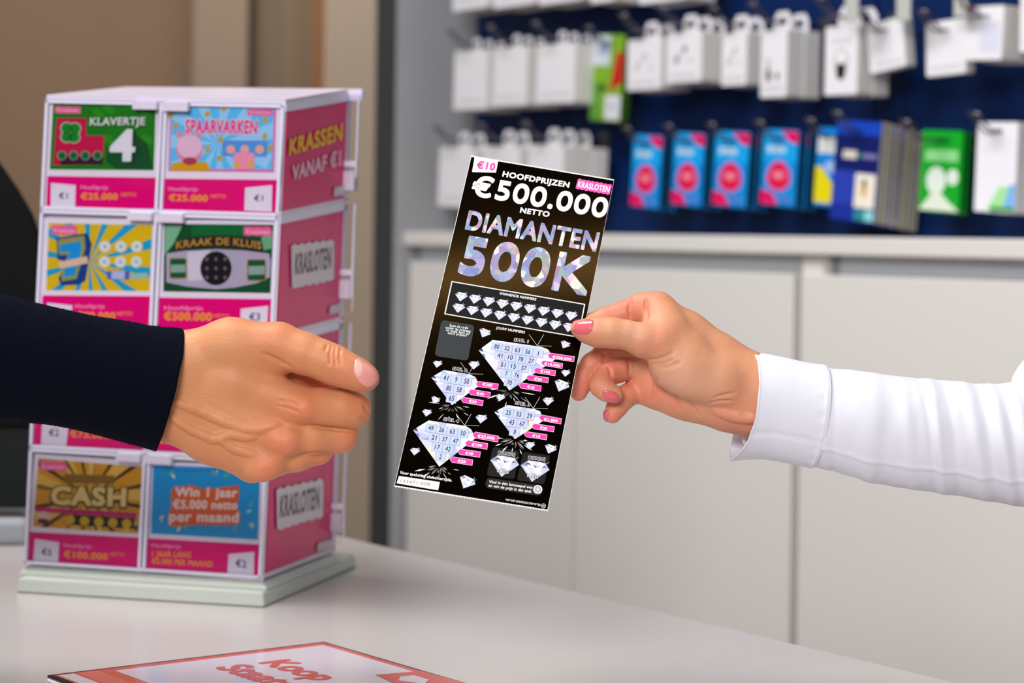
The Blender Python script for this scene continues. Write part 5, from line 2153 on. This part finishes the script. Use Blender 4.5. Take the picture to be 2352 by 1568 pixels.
top = [(1868, 838), (1925, 847), (1965, 851), (2010, 857), (2060, 864), (2130, 869), (2190, 875), (2250, 881), (2310, 880), (2380, 878), (2470, 870), (2580, 850)]
bot = [(1836, 1064), (1905, 1081), (1950, 1092), (2000, 1105), (2055, 1118), (2120, 1127), (2200, 1139), (2280, 1152), (2352, 1164), (2430, 1180), (2520, 1195), (2620, 1200)]
sleeve('shirt_sleeve', HZ, top, bot, lambda u_: 18 - 20 * u_, .86, shirt_m, HF, 300, 150, shirt_disp)
# upper arm beyond the elbow
up_t = [(2330, 1010), (2318, 930), (2322, 872), (2352, 826), (2400, 760), (2470, 650), (2560, 480), (2640, 300), (2760, -60)]
up_b = [(2640, 1190), (2700, 1120), (2730, 1050), (2760, 980), (2800, 900), (2860, 780), (2920, 640), (2990, 470), (3140, 90)]
sleeve('shirt_upper_sleeve', HZ, up_t, up_b, lambda u_: -4 + 60 * u_, .62, shirt_m, HF, 90, 72,
       lambda u_, a, x: 5 * noise.noise(Vector((u_ * 12, a, 2.2))) + 4 * noise.noise(Vector((u_ * 30, a * 2, 6))), cap=89)


def cuff_skew(u_, a):
    k = (1 - u_) ** 1.5
    if u_ > .5 and a <= math.pi:
        return 26 * math.sin(a) * ((u_ - .5) / .5) ** 2 + k * np.interp(a / math.pi, [0, .15, .35, .55, .72, .86, .95, 1], [0, 18, 31, 33, 20, -4, -14, -8])
    if a <= math.pi:
        t = a / math.pi
        return k * np.interp(t, [0, .15, .35, .55, .72, .86, .95, 1], [0, 18, 31, 33, 20, -4, -14, -8])
    t = 2 - a / math.pi
    return k * np.interp(t, [0, .3, .6, .85, 1], [0, -4, -14, -16, -8])


def cuff_disp(u_, a, x):
    t = a / math.pi if a <= math.pi else 2 - a / math.pi
    d = 1.0 * noise.noise(Vector((u_ * 3, t * 3, 9)))
    d += 2.0 * bump1(u_ - .965, .018) + 1.2 * bump1(u_ - .02, .02)
    d += .9 * math.sin(t * 60) * bump1(u_ - .93, .04)
    d += -2.5 * bump1(t - .66, .02) * (1 if a < math.pi else 0)
    return d


ctop = [(1722, 808), (1760, 812), (1800, 820), (1850, 831), (1896, 838)]
cbot = [(1690, 1060), (1722, 1056), (1760, 1056), (1815, 1065), (1864, 1075)]
cuff = sleeve('shirt_cuff', HZ, ctop, cbot, 20, .88, shirt_m, HF, 110, 150, cuff_disp, cuff_skew, .0016)
b = MB()
ctr_ = Wp(HZ, 1719, 1010, 58)
b.tube([ctr_ + np.array([0, .0012, 0]), ctr_ - np.array([0, .0012, 0])], [.0045, .0042], mat('button_white', '#f4f2f8', .25), 16)
b.build('cuff_button', cuff, True)

# ---- navy knit sleeve
knit = mat('knit_navy', '#060916', .95, sheen=.04, spec=.08)
nt = knit.node_tree
bs = nt.nodes['Principled BSDF']
bs.inputs['Sheen Roughness'].default_value = .5
bs.inputs['Sheen Tint'].default_value = (*lin('#5a6890'), 1)
tc = nt.nodes.new('ShaderNodeTexCoord')
wv = nt.nodes.new('ShaderNodeTexWave')
wv.bands_direction = 'Z'
wv.inputs['Scale'].default_value = 520
wv.inputs['Distortion'].default_value = 3.0
wv.inputs['Detail'].default_value = 2
wv.inputs['Detail Scale'].default_value = 4
nz = nt.nodes.new('ShaderNodeTexNoise')
nz.inputs['Scale'].default_value = 900
nt.links.new(tc.outputs['Object'], wv.inputs['Vector'])
nt.links.new(tc.outputs['Object'], nz.inputs['Vector'])
ma = nt.nodes.new('ShaderNodeMath')
ma.operation = 'ADD'
nt.links.new(wv.outputs['Fac'], ma.inputs[0])
nt.links.new(nz.outputs['Fac'], ma.inputs[1])
bp = nt.nodes.new('ShaderNodeBump')
bp.inputs['Strength'].default_value = .45
bp.inputs['Distance'].default_value = .0008
nt.links.new(ma.outputs[0], bp.inputs['Height'])
nt.links.new(bp.outputs[0], bs.inputs['Normal'])


def knit_disp(u_, a, x):
    d = 3.0 * noise.noise(Vector((x * .008, a * .8, 4.4))) + 1.0 * noise.noise(Vector((x * .12, a * 9, 1.4)))
    d += 1.6 * bump1(u_ - .995, .006)
    return d


def knit_skew(u_, a):
    k = max(0, (u_ - .9) / .1) ** 2
    t = a / math.pi if a <= math.pi else 2 - a / math.pi
    s_ = -1
    return s_ * k * (np.interp(t, [0, .12, .3, .5, .7, .88, 1], [0, -9, -16, -16, -10, -3, 0]) if a <= math.pi else np.interp(t, [0, .5, 1], [0, 8, 0]))


ktop = [(-1500, 330), (-1000, 450), (-520, 560), (-300, 600), (-120, 640), (0, 672), (60, 690), (120, 704), (205, 723), (300, 738), (350, 748), (416, 754)]
kbot = [(-1620, 930), (-1060, 985), (-560, 1010), (-330, 985), (-140, 970), (0, 966), (70, 971), (130, 978), (190, 991), (250, 1007), (310, 1023), (358, 1036)]
knit_o = sleeve('knit_sleeve', GZ, ktop, kbot, lambda u_: 60 - 38 * u_, .72, knit, HM, 360, 130, knit_disp, knit_skew, .0018, cap=0)
# loose wool fibres along the sleeve
rf = random.Random(21)
b = MB()
T_, B_ = smooth_curve(ktop, 800), smooth_curve(kbot, 800)
for k in range(1500):
    i = rf.randrange(560, 798)
    u_ = i / 799
    a = rf.choice([rf.gauss(0, .25), rf.gauss(math.pi, .2), rf.uniform(0, math.pi)])
    c, h = (T_[i] + B_[i]) / 2, (T_[i] - B_[i]) / 2
    hl = np.linalg.norm(h)
    q = c + h * math.cos(a)
    dz = 60 - 38 * u_ - hl * .72 * math.sin(a)
    p0_ = Wp(GZ, q[0], q[1], dz)
    o_ = h / hl * math.cos(a)
    q1 = q + o_ * rf.uniform(1.5, 4) + np.array([rf.uniform(-5, 5), rf.uniform(-2, 2)])
    p1_ = Wp(GZ, q1[0], q1[1], dz - rf.uniform(1, 5) * math.sin(a))
    b.tube([p0_, (p0_ + p1_) / 2 + np.array([rf.uniform(-.0004, .0004), 0, rf.uniform(0, .0004)]), p1_], [.00008, .00007, .00005], knit, 3)
fz = b.build('wool_fuzz', knit_o)
fz['kind'] = 'stuff'
